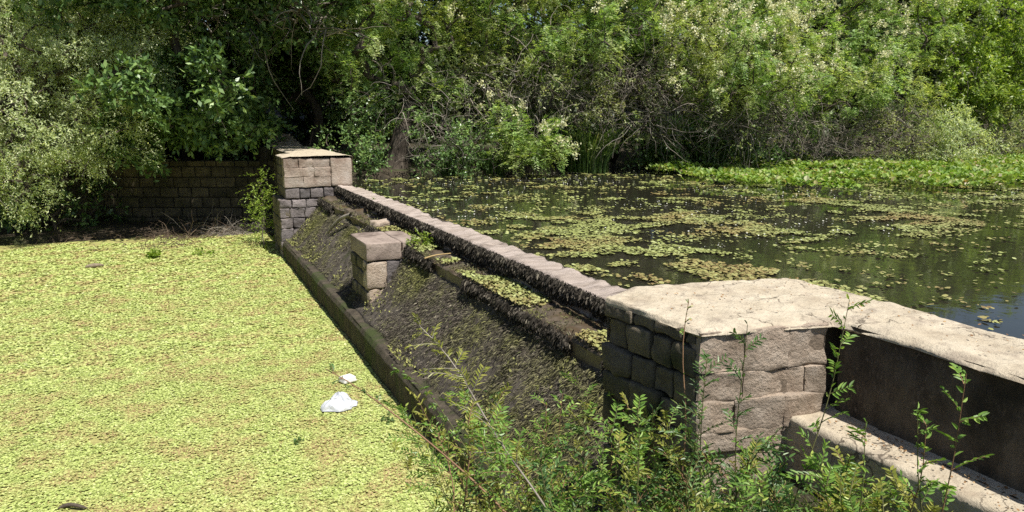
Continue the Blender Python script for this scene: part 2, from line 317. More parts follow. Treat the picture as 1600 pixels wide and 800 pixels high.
mb = MB(); a_, b_ = np.linspace(4.34, 60, 60), np.linspace(-12, 27, 60); X, Y = np.meshgrid(a_, b_, indexing='ij')
mb.add(np.stack([X, Y, np.full_like(X, 1.93)], -1), grid_faces(60, 60)); tag(mb.build('pond_water', M['pond'], smooth=True), kind='structure')
mb = MB(); a_, b_ = np.linspace(-30, 3.0, 40), np.linspace(-8, 27, 40); X, Y = np.meshgrid(a_, b_, indexing='ij')
mb.add(np.stack([X, Y, np.full_like(X, -0.03)], -1), grid_faces(40, 40)); tag(mb.build('pool_water', M['pool'], smooth=True), kind='structure')

# ------------------------------------------------------------------ the weir
weir = thing('weir', (3.7, 14, 0), 'long old stone weir with sloping mossy apron between the green pool and the pond', 'weir')
WO = np.array([3.7, 14, 0])
Y0, Y1 = 4.2, 21.75
def sweep(prof, sub, amp, fr, seed, ny=420, jag=0.0, brk=0.0):
    prof = np.asarray(prof, float); seg = np.hypot(*np.diff(prof, axis=0).T); s = np.concatenate([[0], np.cumsum(seg)])
    q = np.unique(np.concatenate([np.linspace(0, s[-1], sub), s])); px_, pz_ = np.interp(q, s, prof[:, 0]), np.interp(q, s, prof[:, 1])
    t = np.stack([np.gradient(px_), np.gradient(pz_)], -1); t = nz(t); n = np.stack([-t[:, 1], t[:, 0]], -1)
    ys = np.linspace(Y0, Y1, ny)
    Xg = np.repeat(px_[None], ny, 0); Zg = np.repeat(pz_[None], ny, 0); Yg = np.repeat(ys[:, None], len(q), 1)
    P = np.stack([Xg, Yg, Zg], -1); d = (fbm(P, fr, 5, seed) - .5) * 2 * amp + (fbm(P, fr * .2, 2, seed + 9) - .5) * 2 * jag
    if brk: d = d + sst(14.2, 15.6, P[..., 1]) * ((fbm(P, 1.6, 3, seed + 31) - .62) * brk)
    P[..., 0] += n[None, :, 0] * d; P[..., 2] += n[None, :, 1] * d
    return P.reshape(-1, 3), grid_faces(ny, len(q))
mb = MB(); mb.add(*sweep([(4.75, 1.0), (4.755, 1.95), (4.71, 1.995), (4.30, 1.985), (4.255, 1.95), (4.25, 1.6)][::-1], 44, .045, 6, 1, jag=.04)); mb.build('crest', M['crest'], weir, True, WO)
mb = MB(); mb.add(*sweep([(3.735, 1.3), (3.74, 1.62), (3.79, 1.665), (4.28, 1.69)], 34, .035, 6, 2, jag=.035, brk=.42)); mb.build('shelf', M['shelf'], weir, True, WO)
mb = MB(); mb.add(*sweep([(2.84, .40), (2.86, .50), (3.70, 1.44), (3.76, 1.50)], 60, .035, 5, 3, jag=.06)); mb.build('apron', M['slope'], weir, True, WO)
mb = MB(); mb.add(*sweep([(2.63, -.5), (2.64, .40), (2.68, .475), (2.88, .49), (2.90, .45)], 40, .03, 4, 4, jag=.02)); mb.build('toe_sill', M['toe'], weir, True, WO)

def strips(rng, P, D, L, W, bend):              # three-point hanging ribbons
    n = len(P); S = nz(np.cross(D, nz(rng.normal(size=(n, 3))))); L = L[:, None]; W = W[:, None]
    p1 = P + D * L * .5 + bend * L * .25; p2 = P + D * L + bend * L * .1
    V = np.stack([P - S * W * .5, P + S * W * .5, p1 + S * W * .45, p1 - S * W * .45, p2 + S * W * .12, p2 - S * W * .12], 1); i = np.arange(n)[:, None] * 6
    return V.reshape(-1, 3), np.concatenate([i + np.array([[0, 1, 2, 3]]), i + np.array([[3, 2, 4, 5]])])
rng = np.random.default_rng(11)
def fringe(n, x, ztop, lmin, lmax, hgt, name, y0=4.3, y1=21.6):
    y = rng.uniform(y0, y1, n); k = fbm(xy(y * 0, y), 2.6, 3, 21); kk = fbm(xy(y * 0 + 5, y), .8, 3, 22)
    keep = kk > (.16 if x > 4 else .30 + .22 * sst(13.8, 15, y)); y, k = y[keep], k[keep]; n = len(y)
    dep = rng.uniform(0, 1, n) ** .8 * hgt
    xo = x - rng.uniform(-.01, .03, n) - k * .06 - .03 * np.sin(dep / hgt * 3.0)
    z = ztop + .015 - dep * (.6 + .7 * k) + k * .02
    P = np.stack([xo, y, z], -1)
    D = nz(np.stack([-.35 + rng.normal(0, .38, n), rng.normal(0, .38, n), -np.ones(n)], -1))
    L = (lmin + (lmax - lmin) * k) * rng.uniform(.4, 1.2, n); Wd = rng.uniform(.010, .032, n)
    b = np.stack([-np.ones(n) * .5, np.zeros(n), np.zeros(n)], -1)
    mb = MB(); mb.add(*strips(rng, P, D, L, Wd, b)); return mb.build(name, M['moss'], weir, False, WO)
fringe(30000, 4.262, 1.985, .025, .10, .22, 'hanging_moss')
fringe(20000, 3.752, 1.655, .025, .09, .16, 'hanging_moss')
# short fibres lying down the apron
n = 90000; y = rng.uniform(4.4, 21.6, n); t = rng.uniform(0, 1, n)
px_ = 2.88 + t * .84; pz_ = .52 + t * .94
P = np.stack([px_ - .02, y, pz_ + .015], -1); kk = fbm(P, 1.3, 4, 31); keep = kk + rng.uniform(-.18, .18, n) > .47; P = P[keep]; n = len(P)
down = np.array([-.66, 0, -.75]); D = nz(down + rng.normal(0, .38, (n, 3)) + np.array([-.12, 0, .12]))
mb = MB(); mb.add(*strips(rng, P, D, rng.uniform(.02, .085, n), rng.uniform(.004, .011, n), np.tile([-.3, 0, .3], (n, 1))))
mb.build('apron_moss', M['fibre'], weir, False, WO)

n = 16000; y = rng.uniform(4.4, 21.6, n); x = rng.uniform(3.72, 4.26, n); P = np.stack([x, y, 1.665 + rng.uniform(0, .02, n)], -1)
kk = fbm(P, 2.2, 4, 37) + .10 * sst(10, 14, y) + .12 * (np.abs(x - 3.98) > .17); keep = kk + rng.uniform(-.1, .1, n) > .56; P = P[keep]; n = len(P)
D = nz(rng.normal(0, 1, (n, 3)) * np.array([1, 1, .5]) + np.array([0, 0, .25])); mb = MB(); mb.add(*strips(rng, P, D, rng.uniform(.02, .07, n), rng.uniform(.005, .014, n), np.tile([0., 0, .3], (n, 1))))
mb.build('shelf_moss', M['fibre'], weir, False, WO)
# small floating rosettes: used on shelf, pond and pool
def pads(rng, X, Y, Z, R, k=6, tilt=.12):
    n = len(X); a = np.linspace(0, 2 * np.pi, k, endpoint=False)[None] + rng.uniform(0, 6, (n, 1))
    r = R[:, None] * rng.uniform(.7, 1.15, (n, k)); dz = (np.cos(a + rng.uniform(0, 6, (n, 1))) * tilt * R[:, None])
    V = np.stack([X[:, None] + np.cos(a) * r, Y[:, None] + np.sin(a) * r, Z[:, None] + dz + np.abs(dz.min())], -1)
    return V.reshape(-1, 3), np.arange(n * k).reshape(n, k)
n = 11000; y = rng.uniform(4.5, 15, n); x = rng.uniform(3.72, 4.22, n); k = fbm(xy(x, y), 1.6, 4, 41); keep = k + rng.uniform(-.05, .05, n) > .56
x, y = x[keep], y[keep]; mb = MB(); mb.add(*pads(rng, x, y, 1.69 + rng.uniform(0, .025, len(x)), rng.uniform(.012, .03, len(x)), 5, .5))
mb.build('shelf_algae', M['pads'], weir, False, WO)
n = 5000; y = rng.uniform(6, 21.5, n); t = rng.uniform(0, 1, n) ** 1.8; P = np.stack([2.72 + t * 1.0, y, np.where(t < .14, .50, .36 + t * 1.13)], -1)
k = fbm(P, 1.1, 4, 44) + .10 * sst(12, 17, y); keep = k > .635; P = P[keep]
mb = MB(); mb.add(*pads(rng, P[:, 0], P[:, 1], P[:, 2] + .04, rng.uniform(.007, .02, len(P)), 5, .9)); mb.build('moss_tufts', M['tuft'], weir, False, WO)

# ------------------------------------------------------------------ masonry
def courses(rng, mb, frame, w, z0, z1, hs, wmin, wmax, depth, amp=.012, mi=0, gap=.014, r=.025, stretch=None):
    # a face of stone blocks: frame = (origin xy, direction angle); blocks run along the face and go 'depth' inwards (+local y)
    (ox, oy), ang = frame; z = z0; row = 0
    while z < z1 - .05:
        h = rng.uniform(*hs); h = z1 - z if z1 - z < h * 1.45 else h
        x = -rng.uniform(0, .02)
        while x < w - .02:
            b = rng.uniform(wmin, wmax); b = w - x if w - x < b * 1.35 else b
            V, Fc = block((x + gap * .5, rng.uniform(-.012, .012), z + gap * .5), (x + b - gap * .5, depth, z + h - gap * .5), r * rng.uniform(.8, 1.5), amp, int(rng.integers(999)))
            mb.add(xform(V, ang, (ox, oy, 0)), Fc, mi(z, x) if callable(mi) else mi); x += b
        z += h; row += 1
def core(mb, lo, hi, ang=0, t=(0, 0, 0), mi=0):
    V, Fc = block(lo, hi, .01, .0); mb.add(xform(V, ang, t), Fc, mi)

# near abutment, turned a little against the weir
rng = np.random.default_rng(5)
AO = np.array([3.4, 3.9, 1.6]); TOPZ = 2.75
abut = thing('stone_abutment', AO, 'broad pale stone abutment with flat sunlit top at the near end of the weir', 'abutment')
AANG = math.atan2(3.235 - 3.40, 3.65 - 2.78)
mb = MB()
def top_patch(front, back, n, m, zt, amp, skirt, seed, name, mat, parent, origin):
    def res(pl, n):
        pl = np.asarray(pl, float); q = np.linspace(0, 1, n); return np.stack([np.interp(q, pl[:, 0], pl[:, 1]), np.interp(q, pl[:, 0], pl[:, 2])], -1)
    A, B = res(front, n), res(back, n); v = np.linspace(0, 1, m)[None, :, None]
    G = A[:, None] * (1 - v) + B[:, None] * v
    P = np.concatenate([G, np.full((n, m, 1), zt)], -1)
    edge = np.minimum(np.minimum(np.arange(m)[None], np.arange(m)[::-1][None]) / 3.0, 1.0) * np.ones((n, 1))
    P[..., 2] += (fbm(P, 2.2, 5, seed) - .5) * 2 * amp + (fbm(P * np.array([1, 1, 0]), 14, 3, seed + 1) - .5) * amp * .9 - (1 - edge) * .018 - (1 - edge) * fbm(P, 9, 3, seed + 3) * .03
    jit = (fbm(P, 5, 5, seed + 7) - .5) * .13
    for col, sg in ((0, -1), (1, -1), (m - 1, 1), (m - 2, 1)):
        dr = nz(B - A); P[:, col, 0] += dr[:, 0] * sg * jit[:, col] * .5; P[:, col, 1] += dr[:, 1] * sg * jit[:, col] * .5
    lo0, lo1 = P[:, :1].copy(), P[:, -1:].copy(); lo0[..., 2] = zt - skirt; lo1[..., 2] = zt - skirt * 8
    P = np.concatenate([lo0, P, lo1], 1)
    mb = MB(); mb.add(P.reshape(-1, 3), grid_faces(n, m + 2)); return mb.build(name, mat, parent, True, origin)
front = [(0, 2.655, 4.29), (.33, 2.775, 3.395), (.80, 3.655, 3.23), (1, 3.70, 3.11)]
back = [(0, 2.68, 4.31), (.15, 3.0, 4.50), (.5, 3.78, 4.48), (.56, 3.87, 4.44), (.78, 4.39, 4.31), (1, 4.385, 3.11)]
top_patch(front, back, 160, 80, TOPZ, .024, .04, 61, 'top_slab', M['stone_top'], abut, AO)
fo = (2.776, 3.394)
courses(rng, mb, (fo, AANG), .868, 1.2, TOPZ - .02, (.13, .27), .18, .50, .25, .024, 0, .003, .005)
bo = (2.656, 4.285); sang = math.atan2(3.40 - 4.285, 2.772 - 2.656)
mb2 = MB()
courses(rng, mb2, (bo, sang), .863, .0, TOPZ - .02, (.17, .24), .16, .30, .25, .024, 0, .016, .012)
core(mb, (.06, .02, .3), (.85, .86, TOPZ - .05), AANG, (*fo, 0), 2)
core(mb, (.70, .12, .3), (1.52, .95, TOPZ - .05), AANG, (*fo, 0), 1)
mb.build('front_masonry', [M['stone_face'], M['mortar'], M['joint']], abut, True, AO)
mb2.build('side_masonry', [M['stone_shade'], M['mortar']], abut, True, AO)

# parapet wall towards the right, with its lower ledge
PO = np.array([4.0, 0.5, 1.6])
par = thing('parapet_wall', PO, 'thick dark sided parapet wall with pale rough top running right from the abutment', 'wall')
top_patch([(0, 3.70, 3.135), (1, 3.71, -4.0)], [(0, 4.385, 3.135), (1, 4.385, -4.0)], 260, 34, TOPZ - .0015, .024, .04, 61, 'wall_top', M['stone_top'], par, PO)
mb = MB(); ys = np.linspace(3.22, -4, 260); zs = np.linspace(1.2, TOPZ - .02, 50); Yg, Zg = np.meshgrid(ys, zs, indexing='ij')
P = np.stack([np.full_like(Yg, 3.715), Yg, Zg], -1); P[..., 0] += (fbm(P, 4, 5, 71) - .5) * .045 + (fbm(P, 16, 3, 72) - .5) * .02; mb.add(P.reshape(-1, 3), grid_faces(260, 50))
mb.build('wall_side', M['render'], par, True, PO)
mb = MB(); n_, m_ = 260, 46; LZ = 2.16
prof = np.array([(3.37, 1.2), (3.385, 1.86), (3.375, LZ - .10), (3.37, LZ - .02), (3.385, LZ - .004), (3.60, LZ), (3.74, LZ)])
sg = np.concatenate([[0], np.cumsum(np.hypot(*np.diff(prof, axis=0).T))]); q = np.linspace(0, sg[-1], m_)
ys = np.linspace(3.31, -4, n_); P = np.zeros((n_, m_, 3)); P[..., 0] = np.interp(q, sg, prof[:, 0])[None] + .05 * sst(3.2, 1.9, ys)[:, None] * (q < sg[-2])[None]; P[..., 2] = np.interp(q, sg, prof[:, 1])[None]; P[..., 1] = ys[:, None]
d = (fbm(P, 5, 5, 73) - .5) * .045; wgt = sst(3.56, 3.40, P[..., 0]); P[..., 0] -= d * wgt * 1.3; P[..., 2] += d * (1 - wgt) * .35 + d * wgt * .5
mb.add(P.reshape(-1, 3), grid_faces(n_, m_)[:, ::-1]); mb.build('ledge', M['stone_top'], par, True, PO)

# the low block pier half-way down the apron
mid = thing('stone_pier', (3.5, 13.5, .5), 'low square stone pier with flat brown cap rising from the middle of the apron', 'pier'); MO = np.array([3.5, 13.5, .5])
mb = MB()
courses(rng, mb, ((3.0, 12.87), 0), .98, .25, 1.42, (.26, .42), .24, .46, .3, .03, lambda z, x: 0 if x < .2 else 1, .018, .014)
mb2 = MB(); courses(rng, mb2, ((2.985, 14.18), -math.pi / 2), 1.30, .25, 1.42, (.30, .40), .30, .5, .3, .018, 0, .02, .03)
core(mb, (3.05, 12.95, .2), (3.9, 14.1, 1.40), 0, (0, 0, 0), 2)
mb.build('masonry', [M['stone_face'], M['stone_grey'], M['mortar']], mid, True, MO)
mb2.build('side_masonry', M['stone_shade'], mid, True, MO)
mb = MB(); V, Fc = block((2.98, 12.84, 1.44), (3.62, 14.2, 1.76), .02, .018, 5); mb.add(V, Fc); V, Fc = block((3.635, 12.85, 1.44), (4.0, 14.15, 1.755), .025, .02, 8); mb.add(V, Fc)
mb.build('cap', surf('pier_cap', [(.3, (.24, .185, .15)), (.55, (.34, .27, .225)), (.75, (.43, .355, .30))], 4, stain=(.14, .105, .085), stain_scale=2, bscale=22), mid, True, MO)

# the tall pier at the far end, running back as the side of the walkway
far = thing('stone_pier', (3.7, 24, .3), 'tall tan and grey masonry pier at the far end of the weir', 'pier'); FO = np.array([3.7, 24, .3])
mb = MB()
courses(rng, mb, ((2.80, 21.72), 0), 1.28, 1.98, 2.80, (.25, .30), .34, .7, .35, .022, 0, .006, .008)
courses(rng, mb, ((4.09, 21.70), 0), .62, 1.98, 2.80, (.82, .83), .6, .63, .35, .02, 0, .012, .05)
courses(rng, mb, ((2.80, 21.73), 0), 1.9, 1.66, 1.96, (.30, .31), .26, .42, .35, .016, 1, .02, .03)
courses(rng, mb, ((2.62, 21.68), 0), 1.6, -.2, 1.64, (.27, .38), .24, .52, .4, .028, 1, .022, .012)
core(mb, (2.86, 21.8, -.3), (4.64, 23.3, 2.76), 0, (0, 0, 0), 2); core(mb, (3.36, 23.2, -.3), (4.64, 28.8, 2.755), 0, (0, 0, 0), 2)
mb.build('front_masonry', [M['stone_warm'], M['stone_grey'], M['mortar']], far, True, FO)
mb = MB()
courses(rng, mb, ((2.80, 23.35), -math.pi / 2), 1.60, 1.66, 2.80, (.28, .36), .3, .6, .3, .014, 0)
courses(rng, mb, ((2.62, 23.4), -math.pi / 2), 1.70, -.2, 1.64, (.30, .36), .3, .6, .3, .014, 0)
courses(rng, mb, ((3.30, 28.8), -math.pi / 2), 5.4, -.2, 2.80, (.30, .36), .3, .6, .3, .014, 0)
V, Fc = block((4.66, 21.8, 1.0), (4.72, 28.6, 2.79), .02, .01, 4); mb.add(V, Fc, 0)
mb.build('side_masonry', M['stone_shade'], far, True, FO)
top_patch([(0, 3.27, 28.9), (.74, 3.29, 23.45), (.78, 2.77, 23.36), (1, 2.77, 21.70)], [(0, 4.74, 28.9), (.74, 4.74, 23.6), (.78, 4.74, 23.3), (1, 4.73, 21.68)], 150, 30, 2.86, .02, .05, 77, 'top_slab', M['stone_top'], far, FO)

# steps beyond the walkway
st = thing('stone_steps', (3.6, 30, 2.8), 'shadowed flight of stone steps at the end of the walkway behind the far pier', 'steps')
for k in range(5):
    mb = MB(); mb.add(*block((3.25, 29.4 + k * .7, 2.6), (4.5, 30.2 + k * .7, 2.90 + k * .085), .02, .012, 90 + k)); mb.build('step', M['stone_face'], st, True, np.array([3.6, 30, 2.8]))

# retaining wall at the back left
rw = thing('retaining_wall', (*WALL_A, 0), 'shaded retaining wall of squared stone blocks behind the green pool', 'wall')
mb = MB(); wd = WALL_B - WALL_A; wa = math.atan2(wd[1], wd[0]); wlen = float(np.linalg.norm(wd))
courses(rng, mb, ((WALL_A[0], WALL_A[1]), wa), wlen, -.1, 2.38, (.34, .40), .40, .72, .5, .014, 0, .03, .03)
core(mb, (0, .06, -.2), (wlen, .55, 2.34), wa, (WALL_A[0], WALL_A[1], 0), 1)
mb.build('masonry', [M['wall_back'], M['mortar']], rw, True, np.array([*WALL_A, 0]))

# loose stones on the broken upper apron
for k, (u, v, z, s, lab) in enumerate([
        (603, 352, 1.66, .34, 'pale broken block lying behind the low pier cap'), (634, 346, 1.70, .26, 'cream rubble stone beside the weir crest, behind the low pier'),
        (588, 340, 1.60, .24, 'grey rubble stone on the upper apron nearest the dead root'), (560, 322, 1.60, .30, 'rounded mossy stone high on the apron near the far pier'),
        (612, 332, 1.72, .20, 'small dark stone leaning against the crest wall'), (540, 305, 1.66, .36, 'flat mossy stone at the foot of the far pier'),
        (575, 333, 1.58, .18, 'small brown stone between the dead root and the crest wall'), (583, 316, 1.70, .20, 'pinkish stone halfway between the far pier and the low pier, by the crest wall')]):
    p = on(u, v, z); mb = MB(); V, Fc = block(-np.array([s, s * .7, s * .8]), np.array([s, s * .7, s * .5]), s * .35, s * .22, 200 + k, 1.6 / s); V = xform(V, k * 1.1 + .3, p - np.array([0, 0, .04]))
    mb.add(V, Fc); tag(mb.build('rubble_stone', M['stone_grey' if k in (2, 4) else 'stone_face'], None, True, p), lab, 'stone', 'rubble stones on the upper apron')

# ------------------------------------------------------------------ floating fern on the lower pool, weed on the pond
rng = np.random.default_rng(21)
mb = MB(); a_, b_ = np.linspace(-30, 2.70, 60), np.linspace(-2, 27.3, 50); X, Y = np.meshgrid(a_, b_, indexing='ij')
mb.add(np.stack([X, Y, np.full_like(X, 0.0)], -1), grid_faces(60, 50))
def fern(n, y0, y1, R, lv, xr):
    x = rng.uniform(*xr, n); y = rng.uniform(y0, y1, n); d = np.hypot(x, y)
    ang = np.degrees(np.arctan2(x, y)); keep = (ang > -14) & (x < 2.66) & (fbm(xy(x, y), 3.4, 4, 51) > .30 + rng.uniform(-.14, .14, n))
    edge = 26.6 + (fbm(xy(x, y), .6, 4, 52) - .5) * 5.0; keep &= y < edge
    x, y = x[keep], y[keep]; n = len(x); k = lv
    a = rng.uniform(0, 6.28, (n, 1)) + np.arange(k)[None] * (6.28 / k) + rng.uniform(-.4, .4, (n, k))
    tilt = rng.uniform(-.05, .30, (n, k)); r = R * rng.uniform(.6, 1.25, (n, k))
    D = np.stack([np.cos(a) * np.cos(tilt), np.sin(a) * np.cos(tilt), np.sin(tilt)], -1).reshape(-1, 3)
    S = nz(np.cross(D, nz(np.stack([rng.normal(0, .25, n * k), rng.normal(0, .25, n * k), np.ones(n * k)], -1))))
    P = np.repeat(np.stack([x, y, .004 + rng.uniform(0, .016, n)], -1), k, 0)
    L = r.ravel(); W = L * .95
    V = np.stack([P, P + D * L[:, None] * .45 - S * W[:, None] * .5, P + D * L[:, None], P + D * L[:, None] * .45 + S * W[:, None] * .5], 1)
    mb.add(V.reshape(-1, 3), np.arange(n * k * 4).reshape(-1, 4), 1)
fern(110000, 6, 13, .027, 4, (-4.5, 2.7)); fern(60000, 12.5, 19, .045, 3, (-6, 2.7)); fern(40000, 18.5, 27.5, .07, 3, (-9, 2.7))
tag(mb.build('floating_fern', [M['fern_bed'], M['fern']]), 'solid yellow green mat of floating fern covering the lower pool', 'water plants', kind='stuff')

n = 900000; x = rng.uniform(4.8, 46, n); y = rng.uniform(3.2, 25, n)
ang = np.degrees(np.arctan2(x, y)); keep = (ang < 64) & (y < bank_y(x) - .3); x, y = x[keep], y[keep]; n = len(x)
Pn = xy(x, y); m1 = fbm(Pn * np.array([1, 1.4, 1]), .62, 5, 61); m2 = fbm(Pn, 2.4, 4, 62)
bias = .075 * sst(7, 1, np.abs(y - 11) + np.abs(x - 7.5) * .4) - .30 * sst(8.5, 5.0, y - .12 * (x - 8)) * sst(6.5, 8.5, x) - .06 * sst(13, 20, y)
msk = m1 * .62 + m2 * .38 + bias > .618; sparse = (m2 + bias * .5 > .58) & (rng.uniform(0, 1, n) < .22)
sel = (msk & (rng.uniform(0, 1, n) < .9)) | sparse | (rng.uniform(0, 1, n) < .004)
x, y = x[sel], y[sel]; n = len(x)
mb = MB(); mb.add(*pads(rng, x, y, np.full(n, 1.937) + rng.uniform(0, .006, n), rng.uniform(.013, .040, n) * (1 + .6 * sst(14, 24, y)), 6, .22))
tag(mb.build('floating_weed', M['pads']), 'broken yellow green patches of floating weed on the dark pond', 'water plants', kind='stuff')
n = 5000; x = rng.uniform(5, 30, n); y = rng.uniform(9, 24.6, n); k = fbm(xy(x, y), .5, 3, 66) + .12 * sst(16, 23, y); sel = k + rng.uniform(-.12, .12, n) > .58; x, y = x[sel], y[sel]
mb = MB(); mb.add(*pads(rng, x, y, np.full(len(x), 1.945), rng.uniform(.008, .02, len(x)), 5, .5))
tag(mb.build('fallen_petals', M['petal']), 'white petals scattered over the dark pond water', 'petals', kind='stuff')

# water hyacinth bed on the right bank
poly = np.array([(16.4, 24.6), (15.6, 21.5), (14.8, 19.0), (15.6, 17.0), (16.8, 15.4), (19.0, 14.0), (21.5, 12.9), (26, 11.5), (46, 11.5), (46, 25.5), (16.4, 25.2)])
def inside(x, y, poly):
    r = np.zeros(len(x), bool); j = len(poly) - 1
    for i in range(len(poly)):
        xi, yi = poly[i]; xj, yj = poly[j]
        c = ((yi > y) != (yj > y)) & (x < (xj - xi) * (y - yi) / (yj - yi + 1e-12) + xi); r ^= c; j = i
    return r
n = 60000; x = rng.uniform(14, 46, n); y = rng.uniform(11, 25.4, n); jx = (fbm(xy(x, y), .5, 4, 70) - .5) * 5.0
sel = inside(x + jx, y + jx * .6, poly) & (fbm(xy(x, y), 1.1, 4, 71) + .10 * sst(17, 26, x) > .49); sel &= ~((x < 22) & (y > 22.5) & (rng.uniform(0, 1, n) < .5)); x, y = x[sel], y[sel]; n = len(x)
h = .06 + .30 * fbm(xy(x, y), .7, 3, 72) * sst(.3, .7, fbm(xy(x, y), .25, 2, 73) + .12 * sst(13, 20, y)); h *= rng.uniform(.5, 1.3, n)
Pb = np.stack([x, y, 1.94 + h], -1); a = rng.uniform(0, 6.28, n); tl = rng.uniform(.1, 1.2, n)
D = np.stack([np.cos(a) * np.cos(tl), np.sin(a) * np.cos(tl), np.sin(tl)], -1); N0 = nz(np.stack([-np.cos(a) * .5, -np.sin(a) * .5, np.ones(n)], -1)); S = nz(np.cross(D, N0)); Nn = np.cross(S, D)
L = rng.uniform(.09, .19, n); mb = MB(); mb.add(*lances(Pb, D, S, Nn, L, L * .8, .18))
tag(mb.build('water_hyacinth', M['hyacinth']), 'bright green bed of water hyacinth along the right bank of the pond', 'water plants', kind='stuff')

# ------------------------------------------------------------------ trees and shrubs
KIND = {   # twigs per clump, twig length, leaves per twig, leaf length, leaf width, droop, outward, material
    'fine':    dict(tw=13, tl=.50, lf=12, L=.075, W=.022, droop=.22, out=.55, mat='l_grey'),
    'broad':   dict(tw=8, tl=.42, lf=8, L=.185, W=.085, droop=.15, out=.6, mat='l_dark'),
    'feather': dict(tw=12, tl=.42, lf=16, L=.085, W=.024, droop=.20, out=.6, mat='l_feather', flat=True),
    'olive':   dict(tw=11, tl=.45, lf=11, L=.09, W=.030, droop=.15, out=.5, mat='l_olive'),
    'bright':  dict(tw=9, tl=.46, lf=11, L=.14, W=.05, droop=.12, out=.6, mat='l_bright'),
}
def leaves(rng, C, O, kd, dens=1.0, size=1.0):
    n = len(C); tw = max(2, int(kd['tw'] * dens)); lf = kd['lf']
    c = np.repeat(C + 0, tw, 0); o = np.repeat(O, tw, 0); nt_ = len(c)
    c = c + rng.normal(0, .16, (nt_, 3))
    d = nz(o * kd['out'] + rng.normal(0, .55, (nt_, 3)) + np.array([0, 0, .12])); ln = kd['tl'] * rng.uniform(.5, 1.3, nt_)
    t = np.linspace(.12, 1, lf)[None, :, None]
    P = c[:, None] + d[:, None] * ln[:, None, None] * t; P[..., 2] -= kd['droop'] * ln[:, None] * (t[..., 0] ** 2) * 1.4
    perp = nz(np.cross(d, np.array([.05, .02, 1.0]))); sgn = np.where(np.arange(lf) % 2 == 0, 1., -1.)
    if kd.get('flat'):
        D = d[:, None] * .45 + perp[:, None] * sgn[None, :, None] + rng.normal(0, .12, (nt_, lf, 3)) + np.array([0, 0, -.15])
        Nn = np.repeat(nz(np.cross(d, perp) * -1 + o * .6 + rng.normal(0, .3, (nt_, 3)))[:, None], lf, 1)
    else:
        D = d[:, None] * .6 + rng.normal(0, .65, (nt_, lf, 3)) + np.array([0, 0, -.12]); Nn = rng.normal(0, .5, (nt_, lf, 3)) + o[:, None] * .75 + np.array([0, 0, .5])
    D = nz(D).reshape(-1, 3); S = nz(np.cross(D, Nn.reshape(-1, 3))); P = P.reshape(-1, 3) + rng.normal(0, .012, (nt_ * lf, 3))
    L = kd['L'] * size * rng.uniform(.65, 1.3, len(P)); return diamonds(P, D, S, L, kd['W'] * 1.1 * size * rng.uniform(.75, 1.25, len(P)))
def shells(rng, lobes, per=11.0):
    C, O = [], []
    for (c, r, sq) in lobes:
        k = int(per * r * r) + 4; d = nz(rng.normal(size=(k, 3))); rr = r * rng.uniform(.38, 1.10, k) ** .7
        rr = rr * (0.78 + .45 * fbm(d * 1.7 + c, 1.0, 3, 5))
        C.append(c + d * rr[:, None] * np.array([1, 1, sq])); O.append(d)
    return np.concatenate(C), np.concatenate(O)
def skeleton(rng, trunk, C, sag=.10):
    nodes = [np.array(p) for p in trunk]; nb = [-1] * len(nodes); paths, par = [], []
    order = np.argsort(np.linalg.norm(C - trunk[-1], axis=1)); N = np.array(nodes); nbr = np.array(nb)
    for ci in order:
        c = C[ci]; dd = np.linalg.norm(N - c, axis=1) + np.maximum(0, N[:, 2] - c[2]) * .6; j = int(np.argmin(dd)); s = N[j]
        t = np.linspace(0, 1, 6)[:, None]; ln = np.linalg.norm(c - s); mid_ = rng.normal(0, .09 * ln + .02, 3) + np.array([0, 0, sag * ln])
        p = s * (1 - t) + c * t + mid_ * (4 * t * (1 - t)) + np.sin(t * np.pi * 2) * rng.normal(0, .05 * ln, 3)
        k = len(paths); paths.append(p); par.append(int(nbr[j])); N = np.concatenate([N, p[2:]]); nbr = np.concatenate([nbr, np.full(4, k)])
    cnt = np.ones(len(paths))
    for k in range(len(paths) - 1, -1, -1):
        if par[k] >= 0: cnt[par[k]] += cnt[k]
    return np.array(paths), cnt
def tangle(rng, lobes, n, ln, r, droop=.25, m=8, bias=(0, 0, 0)):   # crossing bare twigs inside a crown
    w = np.array([l[1] ** 2 for l in lobes]); li = rng.choice(len(lobes), n, p=w / w.sum())
    c = np.array([l[0] for l in lobes])[li]; rr = np.array([l[1] for l in lobes])[li]; sq = np.array([l[2] for l in lobes])[li]
    dd = nz(rng.normal(size=(n, 3))); s = c + dd * (rr * rng.uniform(.1, .95, n))[:, None] * np.stack([np.ones(n), np.ones(n), sq], -1)
    d = nz(dd * .6 + rng.normal(0, .7, (n, 3)) + np.asarray(bias)); L = ln * rng.uniform(.35, 1.3, n)
    P = np.zeros((n, m, 3)); P[:, 0] = s; cur = d
    for k in range(1, m):
        cur = nz(cur + rng.normal(0, .24, (n, 3)) + np.array([0, 0, -droop / m * 2])); P[:, k] = P[:, k - 1] + cur * (L / m)[:, None]
    return P, np.linspace(1, .25, m)[None] * (r * rng.uniform(.4, 1.4, n))[:, None]
